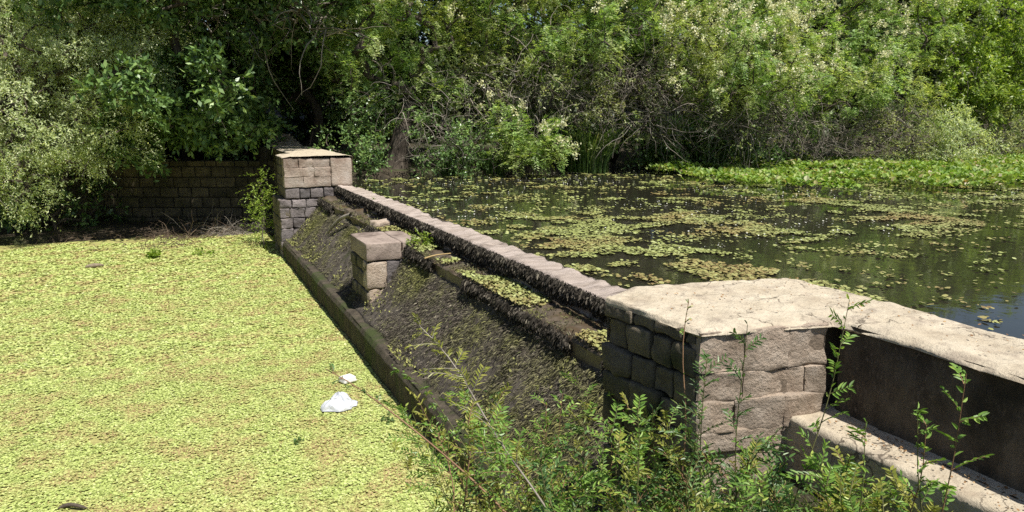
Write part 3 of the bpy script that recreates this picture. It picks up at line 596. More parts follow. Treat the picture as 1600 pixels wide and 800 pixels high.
def tree(seed, name, label, cat, root, lobes, kind='feather', trunk_top=None, r0=.16, dens=1.0, per=11.0, twigs=0, twig_len=1.2, twig_r=.010,
         flowers=0.0, size=1.0, group=None, twig_mat='twig', bark='bark', twig_droop=.25, twig_lobes=None):
    rng = np.random.default_rng(seed); kd = KIND[kind]; per = per * .68; dens = dens * 1.4; size = size * 1.18
    rz = gz(root[0], root[1]) - .05 if len(root) == 2 else root[2]; R0 = np.array([root[0], root[1], rz])
    lobes = [(np.asarray(l[1:4], float), l[4], .8) if l[0] == 'w' else (at(*l[:3]), l[3], l[4] if len(l) > 4 else .8) for l in lobes]
    o = thing(name, R0, label, cat, group)
    cen = np.mean([l[0] for l in lobes], 0)
    tt = np.asarray(trunk_top) if trunk_top is not None else R0 * .45 + cen * .55
    t = np.linspace(0, 1, 7)[:, None]; tp = R0 * (1 - t) + tt * t + np.sin(t * np.pi) * rng.normal(0, .12, 3) * np.linalg.norm(tt - R0) * .6 + np.sin(t * 7) * rng.normal(0, .05, 3)
    C, O = shells(rng, lobes, per)
    mb = MB(); V, Fc = tubes(tp[None], (r0 * np.array([1.5, 1.12, 1, .93, .88, .84, .8]))[None], 9); mb.add(V, Fc)
    paths, cnt = skeleton(rng, list(tp[3:]), C); rb = np.minimum(.015 * np.sqrt(cnt) + .004, r0 * .75)
    mb.add(*tubes(paths, rb[:, None] * np.linspace(1, .6, 6)[None], 5)); mb.build('trunk', M[bark], o, True, R0)
    mb = MB(); mb.add(*leaves(rng, C, O, kd, dens, size)); mb.build('crown', M[kd['mat']], o, False, R0)
    if twigs:
        tl = lobes if twig_lobes is None else [(np.asarray(at(*l[:3])), l[3], l[4] if len(l) > 4 else .8) for l in twig_lobes]
        P, R = tangle(rng, tl, twigs, twig_len, twig_r, twig_droop); mb = MB(); mb.add(*tubes(P, R, 3)); mb.build('bare_twigs', M[twig_mat], o, True, R0)
    if flowers:
        w = (O[:, 2] > -.15) & (O[:, 1] < .35) & (rng.uniform(0, 1, len(C)) < flowers * 1.7) & (fbm(C, .55, 3, seed) > .49); fc = C[w] + O[w] * .48
        fc = np.repeat(fc, 5, 0) + rng.normal(0, .26, (len(fc) * 5, 3)); k = 30; P = np.repeat(fc, k, 0) + rng.normal(0, .055, (len(fc) * k, 3)) * np.array([1, 1, 1.3])
        D = nz(rng.normal(size=P.shape)); S = nz(np.cross(D, rng.normal(size=P.shape))); mb = MB(); mb.add(*diamonds(P, D, S, rng.uniform(.05, .10, len(P)), rng.uniform(.04, .07, len(P))))
        mb.build('blossom', M['blossom'], o, False, R0)
    return o

# left bank
tree(1, 'willow_tree', 'large grey green fine leaved tree drooping over the left end of the pool', 'tree', (-7.2, 26.0),
     [(60, 150, 23.5, 2.9), (150, 85, 24.5, 2.4), (40, 20, 25, 2.8), (165, 195, 24, 1.5), (15, 225, 23, 1.5), (225, 30, 26, 1.8), (100, 270, 22.8, .7, 1.0), (-90, 150, 23.5, 3.0), (-80, 20, 25, 3), (25, 300, 22.5, .7, 1.0), (-40, 270, 22.5, 1.3, 1.0), (120, -60, 26, 2.8), (-20, -80, 26, 3), (195, 105, 23.8, 1.2), (210, 40, 24.4, 1.3), (110, 30, 23.6, 1.3)],
     'fine', r0=.3, dens=1.25, per=15, twigs=260, twig_len=1.3, twig_r=.008, size=1.05)
tree(2, 'broadleaf_tree', 'dark green broad leaved tree hanging over the stone retaining wall', 'tree', (0.6, 31.6),
     [(290, 120, 28.5, 1.7), (335, 185, 27.8, 1.3), (375, 95, 29, 1.9), (268, 180, 27.2, 1.0), (400, 180, 28.4, 1.1), (255, 40, 29.5, 2), (345, 10, 28.8, 2.1), (300, -60, 29, 2.4), (235, 130, 28.5, 1.3), (385, 225, 28, .8), (250, 120, 26, 1.1), (310, 150, 25.8, 1.0), (370, 130, 26, 1.1), (262, 170, 24.6, .75), (275, 115, 25, .9), (350, 195, 24.8, .8), (285, 205, 24.8, .45), (225, 185, 24.8, .6), (320, 175, 24.6, .7), (165, 215, 24.4, .7), (225, 240, 25, .4), (395, 200, 25, .5), ('w', 0, 27, 8.6, 2.2), ('w', 2.4, 26.8, 9.2, 2.2), ('w', -2.6, 28, 8.6, 2.2), ('w', 1, 29.5, 9.5, 2.4), ('w', -1.8, 25.4, 9.8, 1.5), ('w', 2.6, 24.6, 9.9, 1.6), ('w', 1.3, 25.4, 5.1, .9), ('w', -1.2, 25.8, 5.0, .9), ('w', 4.6, 23.0, 10.2, 1.1)],  # 'w' lobes: boughs, mostly above the view, added to shade wall and pool edge
     'broad', r0=.22, dens=1.1, per=12, twigs=150, twig_len=1.6, twig_r=.012)
tree(3, 'broadleaf_tree', 'very dark broad leaved tree arching over the walkway behind the far pier', 'tree', (5.3, 32.5),
     [(470, 70, 31, 2.0), (430, 10, 30.5, 2.2), (520, 40, 30.5, 1.9), (505, 130, 31.5, 1.3), (440, 130, 32.5, 1.5), (410, 150, 30.5, 1.3), (480, -60, 30, 2.6), (540, 110, 30, 1.2), (470, 170, 36, 2.2), (500, 215, 36, 1.6), ('w', 4.2, 26.5, 8.6, 1.9), ('w', 4.6, 29, 8.8, 2.4), ('w', 6, 30, 7.5, 2.0), ('w', 3.6, 27.6, 7.4, 1.5), ('w', 3.2, 25.2, 9.4, 1.3)],  # 'w' lobes: overhead boughs added to keep the walkway and steps in shade
     'broad', r0=.2, dens=1.1, per=13, twigs=130, twig_len=1.8, twig_r=.013)
tree(4, 'dead_branch', 'bare grey branches reaching across the dark top left of the wood', 'branch', (3.4, 32.0),
     [(320, 15, 25, .9), (470, 25, 24.6, 1.1), (400, 40, 24.8, .9), (500, 50, 24.6, .7)], 'broad', trunk_top=at(440, -60, 27), r0=.10, dens=.05, per=9, twigs=90, twig_len=2.8, twig_r=.026, bark='twig', twig_droop=.1)
# centre
tree(5, 'gnarled_tree', 'gnarled thick trunked tree with feathery leaves at the end of the weir crest', 'tree', (7.15, 25.9),
     [(580, 60, 26, 1.6), (655, 35, 26.5, 1.9), (560, 130, 25.5, 1.0), (700, 95, 27, 1.6), (620, 115, 26, 1.1), (600, -30, 26, 2.2), (665, 150, 26, .9), (545, 50, 26.5, 1.2), ('w', 7, 24.4, 9.4, 1.6), ('w', 9.6, 24.6, 9.4, 1.6), ('w', 4.9, 24.2, 9.4, 1.2)],  # 'w' lobes: unseen boughs above the frame, added to darken the bank around the trunk
     'feather', trunk_top=at(640, 165, 26.2), r0=.34, dens=1.0, per=12, twigs=170, twig_len=1.6, twig_r=.014, flowers=.2, twig_droop=.5, twig_lobes=[(650, 190, 25.8, 1.3), (690, 140, 26, 1.5), (620, 150, 25.6, 1.2), (730, 170, 26, 1.3)])
tree(6, 'acacia_tree', 'light green feathery tree with cream flowers above the middle of the thicket', 'tree', (12.2, 27.5),
     [(800, 25, 27.5, 2.0), (880, 65, 27, 1.6), (745, 15, 27.5, 1.8), (945, 25, 27.5, 1.8), (840, -50, 28, 2.6), (770, 90, 27.5, 1.3), (930, 100, 27, 1.1), (840, 50, 25.4, 1.3), (930, 55, 25.4, 1.2), (980, 20, 25.6, 1.4), (860, 100, 25.6, .8), ('w', 14.5, 23.4, 9.6, 1.7), ('w', 17.5, 23.4, 9.8, 1.7), ('w', 12, 23.6, 9.6, 1.6)],  # 'w' lobes: canopy out of view, added to shade the thicket and waterline
     'feather', r0=.18, dens=1.0, per=12, twigs=160, twig_len=1.8, twig_r=.012, flowers=.42)
tree(7, 'thicket_bush', 'olive thicket bush full of bare grey twigs at the centre of the bank', 'bush', (12.6, 26.2),
     [(760, 130, 26.5, 1.4), (830, 145, 26, 1.5), (900, 150, 26.6, 1.5), (860, 110, 27, 1.5), (940, 180, 26.4, 1.1)],
     'olive', r0=.10, dens=.55, per=9, twigs=480, twig_len=1.9, twig_r=.015, twig_droop=.45)
tree(8, 'thicket_bush', 'nearly leafless grey twig thicket between the two reed clumps', 'bush', (16.5, 26.5),
     [(1000, 120, 27, 1.6), (1050, 170, 26.6, 1.5), (1090, 110, 27.3, 1.5), (1010, 190, 26.2, 1.1), (960, 130, 27, 1.3)],
     'olive', r0=.10, dens=.30, per=8, twigs=560, twig_len=1.9, twig_r=.015, twig_droop=.45)
tree(9, 'privet_tree', 'cream flowered yellow green tree right of the leafless thicket', 'tree', (19.4, 27.6),
     [(1030, 40, 28, 2.0), (1100, 85, 28, 1.7), (1150, 25, 28.5, 2.3), (1190, 120, 28, 1.6), (1235, 55, 29, 2.0), (1060, -50, 28.5, 2.6), (1200, -60, 29.5, 2.8), (1140, 150, 27.6, 1.1), (1130, 120, 25.9, 1.1), (1190, 145, 25.8, .9), (1070, 60, 25.6, 1.4), (1215, 80, 26.2, 1.3), (1090, 135, 25.2, .8), (1150, 70, 25, 1.2), (1240, 130, 26.2, 1.0)],
     'feather', r0=.2, dens=1.05, per=12, twigs=170, twig_len=1.6, twig_r=.011, flowers=.6)
tree(10, 'thicket_bush', 'low tangle of grey dead branches under the cream flowered tree', 'bush', (20.6, 25.6),
     [(1130, 185, 27, 1.1), (1190, 175, 27.4, 1.2), (1240, 190, 28.4, 1.3), (1160, 205, 27, .9)],
     'olive', r0=.09, dens=.25, per=7, twigs=480, twig_len=1.7, twig_r=.013, twig_droop=.5)
# right
tree(12, 'acacia_tree', 'olive feathery tree with pale flowers left of the bright green tree', 'tree', (25.2, 27.6),
     [(1320, 55, 31.5, 2.5), (1300, 135, 31, 1.9), (1385, 115, 32, 2.1), (1405, 20, 32.5, 2.4), (1255, 150, 30, 1.4), (1340, -40, 32, 2.6), (1420, 165, 32, 1.3), (1280, 110, 28.6, 1.3), (1350, 130, 29.4, 1.3)],
     'feather', r0=.2, dens=1.1, per=12, twigs=160, twig_len=1.7, twig_r=.012, flowers=.5, size=1.1)
tree(13, 'leafy_tree', 'bright green leafy tree in the upper right of the bank', 'tree', (34.0, 28.2),
     [(1530, 62, 35.5, 2.5), (1495, 130, 34.5, 1.8), (1560, 130, 35.5, 2.3), (1595, 62, 36.5, 2.1), (1480, 40, 35, 1.8), (1530, 165, 34.6, 1.3)],
     'bright', r0=.24, dens=1.15, per=12, twigs=120, twig_len=1.6, twig_r=.014, size=1.1)
tree(14, 'acacia_tree', 'feathery tree with bare poles cut off by the right edge of the photo', 'tree', (41.0, 28.6),
     [(1650, 90, 38, 2.7), (1630, 150, 37.5, 2.2), (1700, 100, 39, 3.2), (1590, 175, 36.5, 1.2)],
     'feather', r0=.22, dens=1.0, per=10, twigs=420, twig_len=2.4, twig_r=.018, flowers=.2, size=1.15)
# shrubs on the far bank
tree(21, 'shrub', 'leafy shrub with pale sunlit leaves right of the far pier', 'shrub', (5.6, 26.6), [(565, 175, 25.8, .9), (550, 225, 25.6, .8), (590, 215, 25.2, .6), (575, 250, 25, .5)], 'broad', r0=.05, dens=1.0, per=22, size=.5)
tree(22, 'shrub', 'dark shrub hanging over the water below the gnarled tree', 'shrub', (9.2, 25.6), [(690, 215, 25.2, .9), (740, 225, 25.4, .9), (660, 245, 25, .5), (720, 255, 25, .5)], 'broad', r0=.06, dens=.9, per=16, twigs=160, size=.48)
tree(23, 'shrub', 'light green overhanging shrub with cream flowers beside the reed clump', 'shrub', (11.2, 25.4), [(800, 195, 25.2, .75), (840, 215, 25, .75), (865, 235, 24.8, .55), (790, 235, 25.2, .6), (820, 250, 24.8, .45)], 'feather', r0=.05, dens=1.0, per=22, twigs=60, flowers=.16)
tree(24, 'shrub', 'brown twiggy shrub with thin olive leaves behind the hyacinth bed', 'shrub', (27.5, 25.8), [(1350, 205, 30.5, 1.2), (1400, 190, 31, 1.4), (1420, 225, 31, 1.1), (1370, 235, 30, .8)], 'olive', r0=.06, dens=.5, per=12, twigs=900, twig_len=1.1, twig_r=.010, twig_mat='twig')
tree(25, 'shrub', 'rounded pale yellow green shrub above the hyacinth bed', 'shrub', (30.8, 25.4), [(1475, 205, 32, 1.2), (1510, 225, 32, 1.0), (1460, 235, 31.6, .7)], 'fine', r0=.06, dens=.9, per=20, twigs=120, size=1.4)
tree(26, 'shrub', 'scrubby dark green shrub at the right edge above the hyacinth bed', 'shrub', (35.4, 25.8), [(1560, 205, 34.5, 1.3), (1600, 190, 35.5, 1.5), (1590, 235, 34, 1.0), (1545, 235, 33.5, .8)], 'olive', r0=.06, dens=.8, per=16, twigs=400, twig_len=1.2)
tree(27, 'dead_branch', 'fallen grey branches lying at the left end of the hyacinth bed', 'branch', (23.5, 24.9), [(1270, 230, 29.4, .8, .5), (1310, 222, 29.8, .8, .5)], 'olive', trunk_top=at(1290, 225, 29.5), r0=.05, dens=.1, per=5, twigs=160, twig_len=1.8, twig_r=.018, bark='twig')
tree(28, 'shrub', 'dark low shrub in the shade under the dead branch tangle', 'shrub', (18.6, 27.6), [(1080, 215, 28.2, 1.1), (1140, 220, 28.6, 1.1), (1200, 220, 29.6, 1.1), (1030, 215, 28.2, 1.0), (1250, 225, 30.4, 1.0)], 'broad', r0=.05, dens=.8, per=14, size=.8)
tree(29, 'shrub', 'dark understorey shrub behind the reeds at the centre', 'shrub', (13.8, 27.6), [(900, 210, 28, 1.1), (960, 215, 28, 1.1), (840, 205, 27.8, 1.1), (780, 190, 27.6, 1.1)], 'broad', r0=.05, dens=.8, per=14, size=.8)
tree(30, 'shrub', 'dark shrub in the deep shade below the grey green tree', 'shrub', (-4.2, 27.6), [(60, 330, 25.6, 1.0), (130, 320, 26.5, 1.0), (0, 340, 25.2, .9), (180, 240, 28, 1.4), (110, 250, 27.4, 1.4)], 'broad', r0=.06, dens=.7, per=12, size=.8, twigs=200)
tree(31, 'climbing_plant', 'light green climbing plant on the left side of the far pier', 'plant', (2.35, 23.3, .02), [(412, 290, 23.2, .28), (408, 318, 23.2, .25), (415, 340, 23, .25), (420, 362, 22.8, .18)], 'bright', r0=.02, dens=.6, per=48, size=.45, trunk_top=at(410, 330, 23.2))

# the wood behind, one mass
rng = np.random.default_rng(77); mb = MB()
n = 5200; x = rng.uniform(-30, 64, n); y = 33 + rng.uniform(0, 6, n) + np.where(x > 36, (x - 36) * .1, 0); z = rng.uniform(2.2, 17, n); z = np.where(x > 34, 2.2 + (z - 2.2) * (1 - .22 * sst(36, 46, x)), z)
keep = ~((np.abs(x - 5.0) < 2.2) & (z < 6.0) & (y < 38)); x, y, z = x[keep], y[keep], z[keep]
C = np.stack([x, y, z], -1); O = nz(rng.normal(size=C.shape) + np.array([0, -.8, .3]))
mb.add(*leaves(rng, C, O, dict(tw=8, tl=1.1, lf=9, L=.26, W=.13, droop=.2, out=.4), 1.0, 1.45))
tag(mb.build('woodland', M['l_wood']), 'dense wood behind the bank trees closing off the view', 'woodland', kind='stuff')

# ------------------------------------------------------------------ reeds
def reeds(seed, u, v, z, n, h, spread, label):
    rng = np.random.default_rng(seed); p = on(u, v, z); o = tag(bpy.data.objects.new('reed_clump', None), label, 'reeds', 'reed clumps on the far bank'); COL.objects.link(o); o.location = tuple(p)
    a = rng.uniform(0, 6.28, n); b = np.stack([np.cos(a), np.sin(a), 0 * a], -1) * (spread * rng.uniform(0, 1, n) ** .6)[:, None] + p
    lean = np.stack([np.cos(a), np.sin(a), 0 * a], -1) * rng.uniform(.05, .55, n)[:, None] + rng.normal(0, .08, (n, 3)); H = h * rng.uniform(.55, 1.1, n)
    m = 6; t = np.linspace(0, 1, m)[None, :, None]; Pp = b[:, None] + np.array([0, 0, 1.]) * H[:, None, None] * (t - .22 * t ** 3) + lean[:, None] * H[:, None, None] * t ** 2
    S = nz(np.cross(nz(lean + np.array([0, 0, .6])), rng.normal(size=(n, 3)))); w = rng.uniform(.012, .028, n)[:, None, None] * np.array([.7, 1, 1, .85, .55, .08])[None, :, None]
    V = np.stack([Pp - S[:, None] * w, Pp + S[:, None] * w], 2).reshape(-1, 3); i = (np.arange(n)[:, None] * m + np.arange(m - 1)[None]) * 2; i = i.ravel()
    mb = MB(); mb.add(V, np.stack([i, i + 1, i + 3, i + 2], 1)); mb.build('blades', M['reed'], o, False, p)
reeds(1, 918, 269, 1.93, 900, 2.1, .75, 'tall sunlit reed clump with arching blades at the middle of the waterline')
reeds(2, 880, 264, 1.93, 450, 2.0, .6, 'reed clump directly behind the cream flowered overhanging shrub')
reeds(3, 1045, 259, 2.0, 500, 2.4, .8, 'dark upright reeds in the shade under the leafless thicket')
reeds(4, 1105, 259, 2.0, 450, 2.3, .8, 'dark reeds under the cream flowered tree, left of the fallen branches')
reeds(5, 712, 275, 1.93, 220, 1.3, .5, 'thin reeds at the waterline below the gnarled tree')
reeds(6, 1160, 252, 2.0, 320, 1.8, .7, 'short reeds right at the start of the hyacinth bed')
reeds(7, 770, 270, 1.93, 240, 1.2, .5, 'short reeds below the left side of the overhanging shrub')

# ------------------------------------------------------------------ litter and small things on the pool
def brush(seed, u, v, z, n, w, h, label, mat='twig_dark'):
    rng = np.random.default_rng(seed); p = on(u, v, z); p[2] = max(gz(p[0], p[1]), 0); s = p + rng.normal(0, 1, (n, 3)) * np.array([w, w * .5, 0]) + np.array([0, 0, .02])
    d = nz(rng.normal(0, 1, (n, 3)) * np.array([1, 1, .45]) + np.array([0, 0, .25])); L = rng.uniform(.3, 1.3, n) * h * 2.2; m = 7; P = np.zeros((n, m, 3)); P[:, 0] = s
    for k in range(1, m):
        d = nz(d + rng.normal(0, .25, (n, 3)) + np.array([0, 0, -.12])); P[:, k] = P[:, k - 1] + d * (L / m)[:, None]; P[:, k, 2] = np.maximum(P[:, k, 2], ground(P[:, k, 0], P[:, k, 1]) + .01); P[:, k, 2] = np.maximum(P[:, k, 2], .01)
    mb = MB(); mb.add(*tubes(P, np.linspace(1, .3, m)[None] * rng.uniform(.005, .014, n)[:, None], 4)); tag(mb.build('brushwood', M[mat], None, True, p), label, 'brushwood', 'heaps of brushwood at the back of the pool')
brush(1, 290, 368, .05, 260, .8, .5, 'heap of dead brown brushwood at the foot of the retaining wall')
brush(2, 365, 362, .05, 300, .6, .6, 'taller heap of grey brushwood in the corner beside the far pier', 'twig')
brush(3, 250, 385, .02, 120, .9, .25, 'thin scatter of twigs floating at the back edge of the green mat')
brush(4, 140, 372, .02, 90, 1.2, .35, 'dim scatter of dead twigs below the drooping tree')

def heap(seed, p, rx, ry, h, name, mat, label, cat, crump=.5):
    rng = np.random.default_rng(seed); n = 48; m = 16; a = np.linspace(0, 2 * np.pi, n, endpoint=False); r = np.linspace(0, 1, m)
    A, Rr = np.meshgrid(a, r, indexing='ij'); out = 1 + (fbm(np.stack([np.cos(A) * 1.4, np.sin(A) * 1.4, A * 0], -1) + seed, 1.3, 3, seed) - .5) * .8
    X = np.cos(A) * Rr * rx * out; Y = np.sin(A) * Rr * ry * out; Z = h * (1 - Rr ** 2) * (.5 + fbm(np.stack([X * 8, Y * 8, X * 0], -1), 1.0, 3, seed + 2) * crump * 1.6) + .012
    X += (fbm(np.stack([X * 9, Y * 9, Z * 9], -1), 1, 2, 9) - .5) * rx * .3 * crump; Y += (fbm(np.stack([X * 9 + 9, Y * 9, Z * 9], -1), 1, 2, 9) - .5) * ry * .3 * crump
    i = np.arange(n)[:, None] * m + np.arange(m - 1)[None]; j = ((np.arange(n) + 1) % n)[:, None] * m + np.arange(m - 1)[None]
    mb = MB(); mb.add(np.stack([X, Y, Z], -1).reshape(-1, 3) + p, np.stack([i, i + 1, j + 1, j], -1).reshape(-1, 4))
    return tag(mb.build(name, mat, None, False, p), label, cat)
heap(3, on(528, 636, .02), .26, .20, .10, 'plastic_bag', M['plastic'], 'crumpled white plastic bag floating on the green mat', 'bag', 1.5)
p = on(543, 595, .03); mb = MB(); V, Fc = block((-.115, -.10, -.01), (.115, .10, .075), .022, .004, 3); V = np.asarray(V); V[:, :2] *= (1 - .10 * (V[:, 2:3] > .03))
mb.add(xform(V, .35, p), Fc); tag(mb.build('foam_box', M['foam'], None, True, p), 'small white foam food box on the green mat behind the plastic bag', 'box')
p = on(148, 417, .02); mb = MB(); q = np.linspace(-.22, .22, 7); P = np.stack([q, .03 * np.sin(q * 9), .02 + .02 * np.cos(q * 7)], -1)[None] + p
mb.add(*tubes(P, np.array([[.015, .05, .055, .06, .05, .045, .015]]), 8)); tag(mb.build('driftwood', M['driftwood'], None, True, p), 'short brown piece of driftwood floating at the back left of the green mat', 'driftwood')
p = on(115, 793, .0); mb = MB(); q = np.linspace(0, 1, 7); P = np.stack([q * .28 - .14, -.10 * q + .02 * np.sin(q * 5), .02 + .03 * np.sin(q * 3.1)], -1)[None] + p
mb.add(*tubes(P, np.array([[.006, .02, .024, .02, .02, .016, .006]]), 7)); tag(mb.build('driftwood', M['bark'], None, True, p), 'dark broken stick poking out of the green mat at the bottom left', 'stick')
p = on(522, 348, 1.35); mb = MB(); q = np.linspace(0, 1, 9); a0, a1 = on(512, 364, 1.15), on(548, 336, 1.70); P = (a0[None] * (1 - q[:, None]) + a1[None] * q[:, None] + np.stack([q * 0, q * 0, .10 * np.sin(q * 3.1)], -1))[None]
mb.add(*tubes(P, np.linspace(.03, .05, 9)[None], 7)); tag(mb.build('dead_root', M['twig'], None, True, p), 'pale dead root lying down the upper apron near the far pier', 'root')
a0, a1 = on(663, 404, 1.72), on(712, 393, 1.74); q = np.linspace(0, 1, 6); mb = MB(); P = (a0[None] * (1 - q[:, None]) + a1[None] * q[:, None] + np.stack([q * 0, q * 0, .015 * np.sin(q * 5)], -1))[None]
mb.add(*tubes(P, np.linspace(.014, .009, 6)[None], 6)); tag(mb.build('fallen_stick', surf('yellow_stick', [(.3, (.35, .24, .10)), (.7, (.48, .36, .17))], 9), None, True, a0), 'yellow brown stick lying on the weir shelf by the low pier', 'stick')

def rosette(seed, p, n, L, W, spread, rise, mat, name, label, cat, group=None):
    rng = np.random.default_rng(seed); p = np.asarray(p, float); o = thing(name, p, label, cat, group)
    k = max(5, n // 10); d = nz(rng.normal(0, 1, (k, 3)) * np.array([1, 1, .25]) + np.array([0, 0, rise])); ln = spread * rng.uniform(.5, 1.1, k); t = np.linspace(0, 1, 5)[None, :, None]
    S_ = p + d[:, None] * ln[:, None, None] * t + np.array([0, 0, -.25]) * (ln[:, None, None] * t ** 2); mb = MB(); mb.add(*tubes(S_, np.full((k, 5), .004), 3)); mb.build('stems', M['green_stem'], o, True, p)
    i = rng.integers(0, k, n); tt = rng.uniform(.25, 1, n)[:, None]; P = p + d[i] * ln[i][:, None] * tt + np.array([0, 0, -.25]) * (ln[i][:, None] * tt ** 2)
    D = nz(d[i] * .5 + rng.normal(0, .7, (n, 3))); S = nz(np.cross(D, rng.normal(0, .4, (n, 3)) + np.array([0, 0, 1]))); N = np.cross(S, D)
    mb = MB(); mb.add(*lances(P, D, S, N, L * rng.uniform(.6, 1.2, n), W * rng.uniform(.7, 1.2, n))); mb.build('leaves', M[mat], o, False, p); return o
rosette(1, on(662, 382, 1.70), 420, .06, .03, .42, .5, 'l_bright', 'weed_clump', 'small bushy green weed between the low pier cap and the crest', 'weed')
rosette(2, on(241, 402, .03), 120, .12, .07, .30, .7, 'l_bright', 'weed_clump', 'bright green leafy weed on the back edge of the green mat', 'weed')
rosette(3, on(318, 396, .03), 90, .10, .05, .4, .4, 'l_bright', 'weed_clump', 'low green weed among the twigs left of the far pier', 'weed')
rosette(4, on(606, 655, .03), 70, .05, .02, .14, .3, 'l_weed_dark', 'weed_clump', 'dark green weed tuft on the mat right of the plastic bag', 'weed')
rosette(5, on(466, 690, .03), 40, .05, .02, .09, .5, 'l_weed_dark', 'weed_clump', 'tiny dark weed tuft on the mat below and left of the plastic bag', 'weed')
rosette(6, on(540, 300, 1.8), 160, .06, .03, .4, .3, 'l_olive', 'weed_clump', 'mossy weed at the foot of the far pier beside the crest', 'weed')
rosette(7, on(590, 325, 1.78), 140, .06, .03, .35, .4, 'l_olive', 'weed_clump', 'yellowish weed among the rubble stones', 'weed')

# ------------------------------------------------------------------ foreground weeds
def weed(seed, root, top, label, nb=8, L=.031, W=.009, mat='l_weed', stem='green_stem', r=.0042, sag=.0, bl=.23, leaf0=.2, per=11, group=None, name='weed_shrub', bdir=None):
    rng = np.random.default_rng(seed); root = np.asarray(root, float); top = np.asarray(top, float); o = thing(name, root, label, 'weed', group)
    t = np.linspace(0, 1, 12)[:, None]; v = top - root; ln = np.linalg.norm(v); lift = np.array([0, 0, 1.]) * ln * sag + rng.normal(0, .03, 3) * ln
    sp = root + v * t + lift * (4 * t * (1 - t)) + np.sin(t * 9 + rng.uniform(0, 6)) * rng.normal(0, .008, 3) * ln
    mb = MB(); mb.add(*tubes(sp[None], np.linspace(r, r * .35, 12)[None], 6))
    BP = []; 
    for k in range(nb):
        tb = leaf0 + (1 - leaf0) * (k + rng.uniform(0, 1)) / nb; f = tb * 11; i = min(int(f), 10); s = sp[i] * (1 - f + i) + sp[i + 1] * (f - i)
        ax = nz(sp[i + 1] - sp[i]); d = nz(rng.normal(0, 1, 3)); d = nz(d - ax * (d @ ax)); d = nz(d * .8 + ax * .65 + np.array([0, 0, .15])); l = bl * rng.uniform(.5, 1.2) * (1.15 - .55 * tb)
        q = np.linspace(0, 1, 6)[:, None]; BP.append(s + d * l * q + np.array([0, 0, -.22]) * l * q ** 2)
    BP = np.array(BP); mb.add(*tubes(BP, np.tile(np.linspace(.0028, .0012, 6), (len(BP), 1)), 4)); mb.build('stem', M[stem], o, True, root)
    tip = sp[-5:]; q = np.linspace(0, 1, 6); tipp = np.stack([np.interp(q * 4, range(5), tip[:, a]) for a in range(3)], -1); BP = np.concatenate([BP, tipp[None]])
    j = np.linspace(.12, 1, per); P = np.stack([[np.stack([np.interp(j * 5, range(6), b[:, a]) for a in range(3)], -1)] for b in BP])[:, 0]
    dv = nz(BP[:, -1] - BP[:, 0])[:, None]; pe = nz(np.cross(dv, np.array([.1, .07, 1.0]) + rng.normal(0, .35, (len(BP), 1, 3)))); sg = np.where(np.arange(per) % 2 == 0, 1., -1.)[None, :, None]
    n = len(BP) * per; D = nz(dv * .65 + pe * sg * .8 + rng.normal(0, .16, (len(BP), per, 3))).reshape(n, 3); Nn = nz(np.cross(np.repeat(dv, per, 1), np.repeat(pe, per, 1)).reshape(n, 3) * -1 + rng.normal(0, .25, (n, 3)))
    Nn = np.where(Nn[:, 2:3] < 0, -Nn, Nn); S = nz(np.cross(D, Nn)); N2 = np.cross(S, D); N2 = np.where(N2[:, 2:3] < 0, -N2, N2)
    mb = MB(); mb.add(*lances(P.reshape(n, 3), D, S, N2, L * rng.uniform(.65, 1.25, n), W * rng.uniform(.8, 1.2, n))); mb.build('leaves', M[mat], o, False, root); return o
def rootat(u, d, dz=0):
    p = at(u, 700, d); return np.array([p[0], p[1], gz(p[0], p[1]) + dz])
# plants one can tell apart
weed(1, rootat(880, 3.54), at(505, 575, 4.28), 'long bare reddish cane reaching out over the green mat to the foam box', nb=5, L=0.03, stem='cane', r=0.0077, sag=.04, bl=0.10, leaf0=.72, mat='l_weed_dark', per=9)
weed(2, rootat(905, 3.60), at(655, 508, 4.49), 'long arching yellowish stem with feathery side shoots over the dark apron', nb=22, L=.045, stem='twig', r=0.0070, sag=.05, bl=0.29, leaf0=.35, mat='l_weed_yellow', per=15)
weed(3, rootat(800, 3.81), at(612, 572, 4.90), 'leafy weed stem leaning along the toe of the weir', nb=12, L=0.04, sag=.04, bl=0.11, mat='l_weed', leaf0=.15)
weed(4, rootat(1075, 3.74), at(1076, 470, 3.88), 'tall thin reddish flower stalk standing before the abutment corner', nb=4, L=.015, stem='cane', r=0.0056, bl=0.05, leaf0=.85, per=6)
weed(5, rootat(1210, 3.33), at(1330, 470, 3.40), 'slender weed leaning right across the abutment front', nb=13, L=0.04, W=0.0112, sag=.03, bl=0.18, leaf0=.3)
weed(6, rootat(1165, 3.33), at(1165, 505, 3.40), 'upright weed with drooping dark leaves before the abutment front', nb=11, L=0.04, W=0.0105, bl=0.16, leaf0=.3, mat='l_weed_dark')
weed(7, rootat(1480, 2.99), at(1512, 585, 2.86), 'upright weed with broad leaflets against the dark parapet side', nb=11, L=0.04, W=0.0147, stem='cane', bl=0.18, leaf0=.25, per=11)
weed(8, rootat(1340, 2.86), at(1358, 655, 2.79), 'short weed with paired leaves before the ledge, left of the tallest one', nb=9, L=0.04, W=0.0112, bl=0.14, leaf0=.3)
weed(9, rootat(1540, 2.79), at(1430, 640, 2.79), 'thin weed bending left before the stone ledge', nb=8, L=0.03, W=0.0112, bl=0.14, leaf0=.35)
weed(10, rootat(1000, 3.67), at(900, 580, 3.94), 'leafy shoot standing against the end of the dark apron', nb=12, L=0.03, bl=0.20)
weed(11, rootat(1110, 3.54), at(1105, 560, 3.67), 'bushy weed covering the foot of the abutment corner', nb=16, L=0.04, bl=0.22, mat='l_weed_dark')
weed(12, rootat(1440, 2.92), at(1452, 665, 2.79), 'reddish weed shoot standing on the right by the ledge', nb=7, L=0.03, W=0.0112, stem='cane', bl=0.12, leaf0=.4)
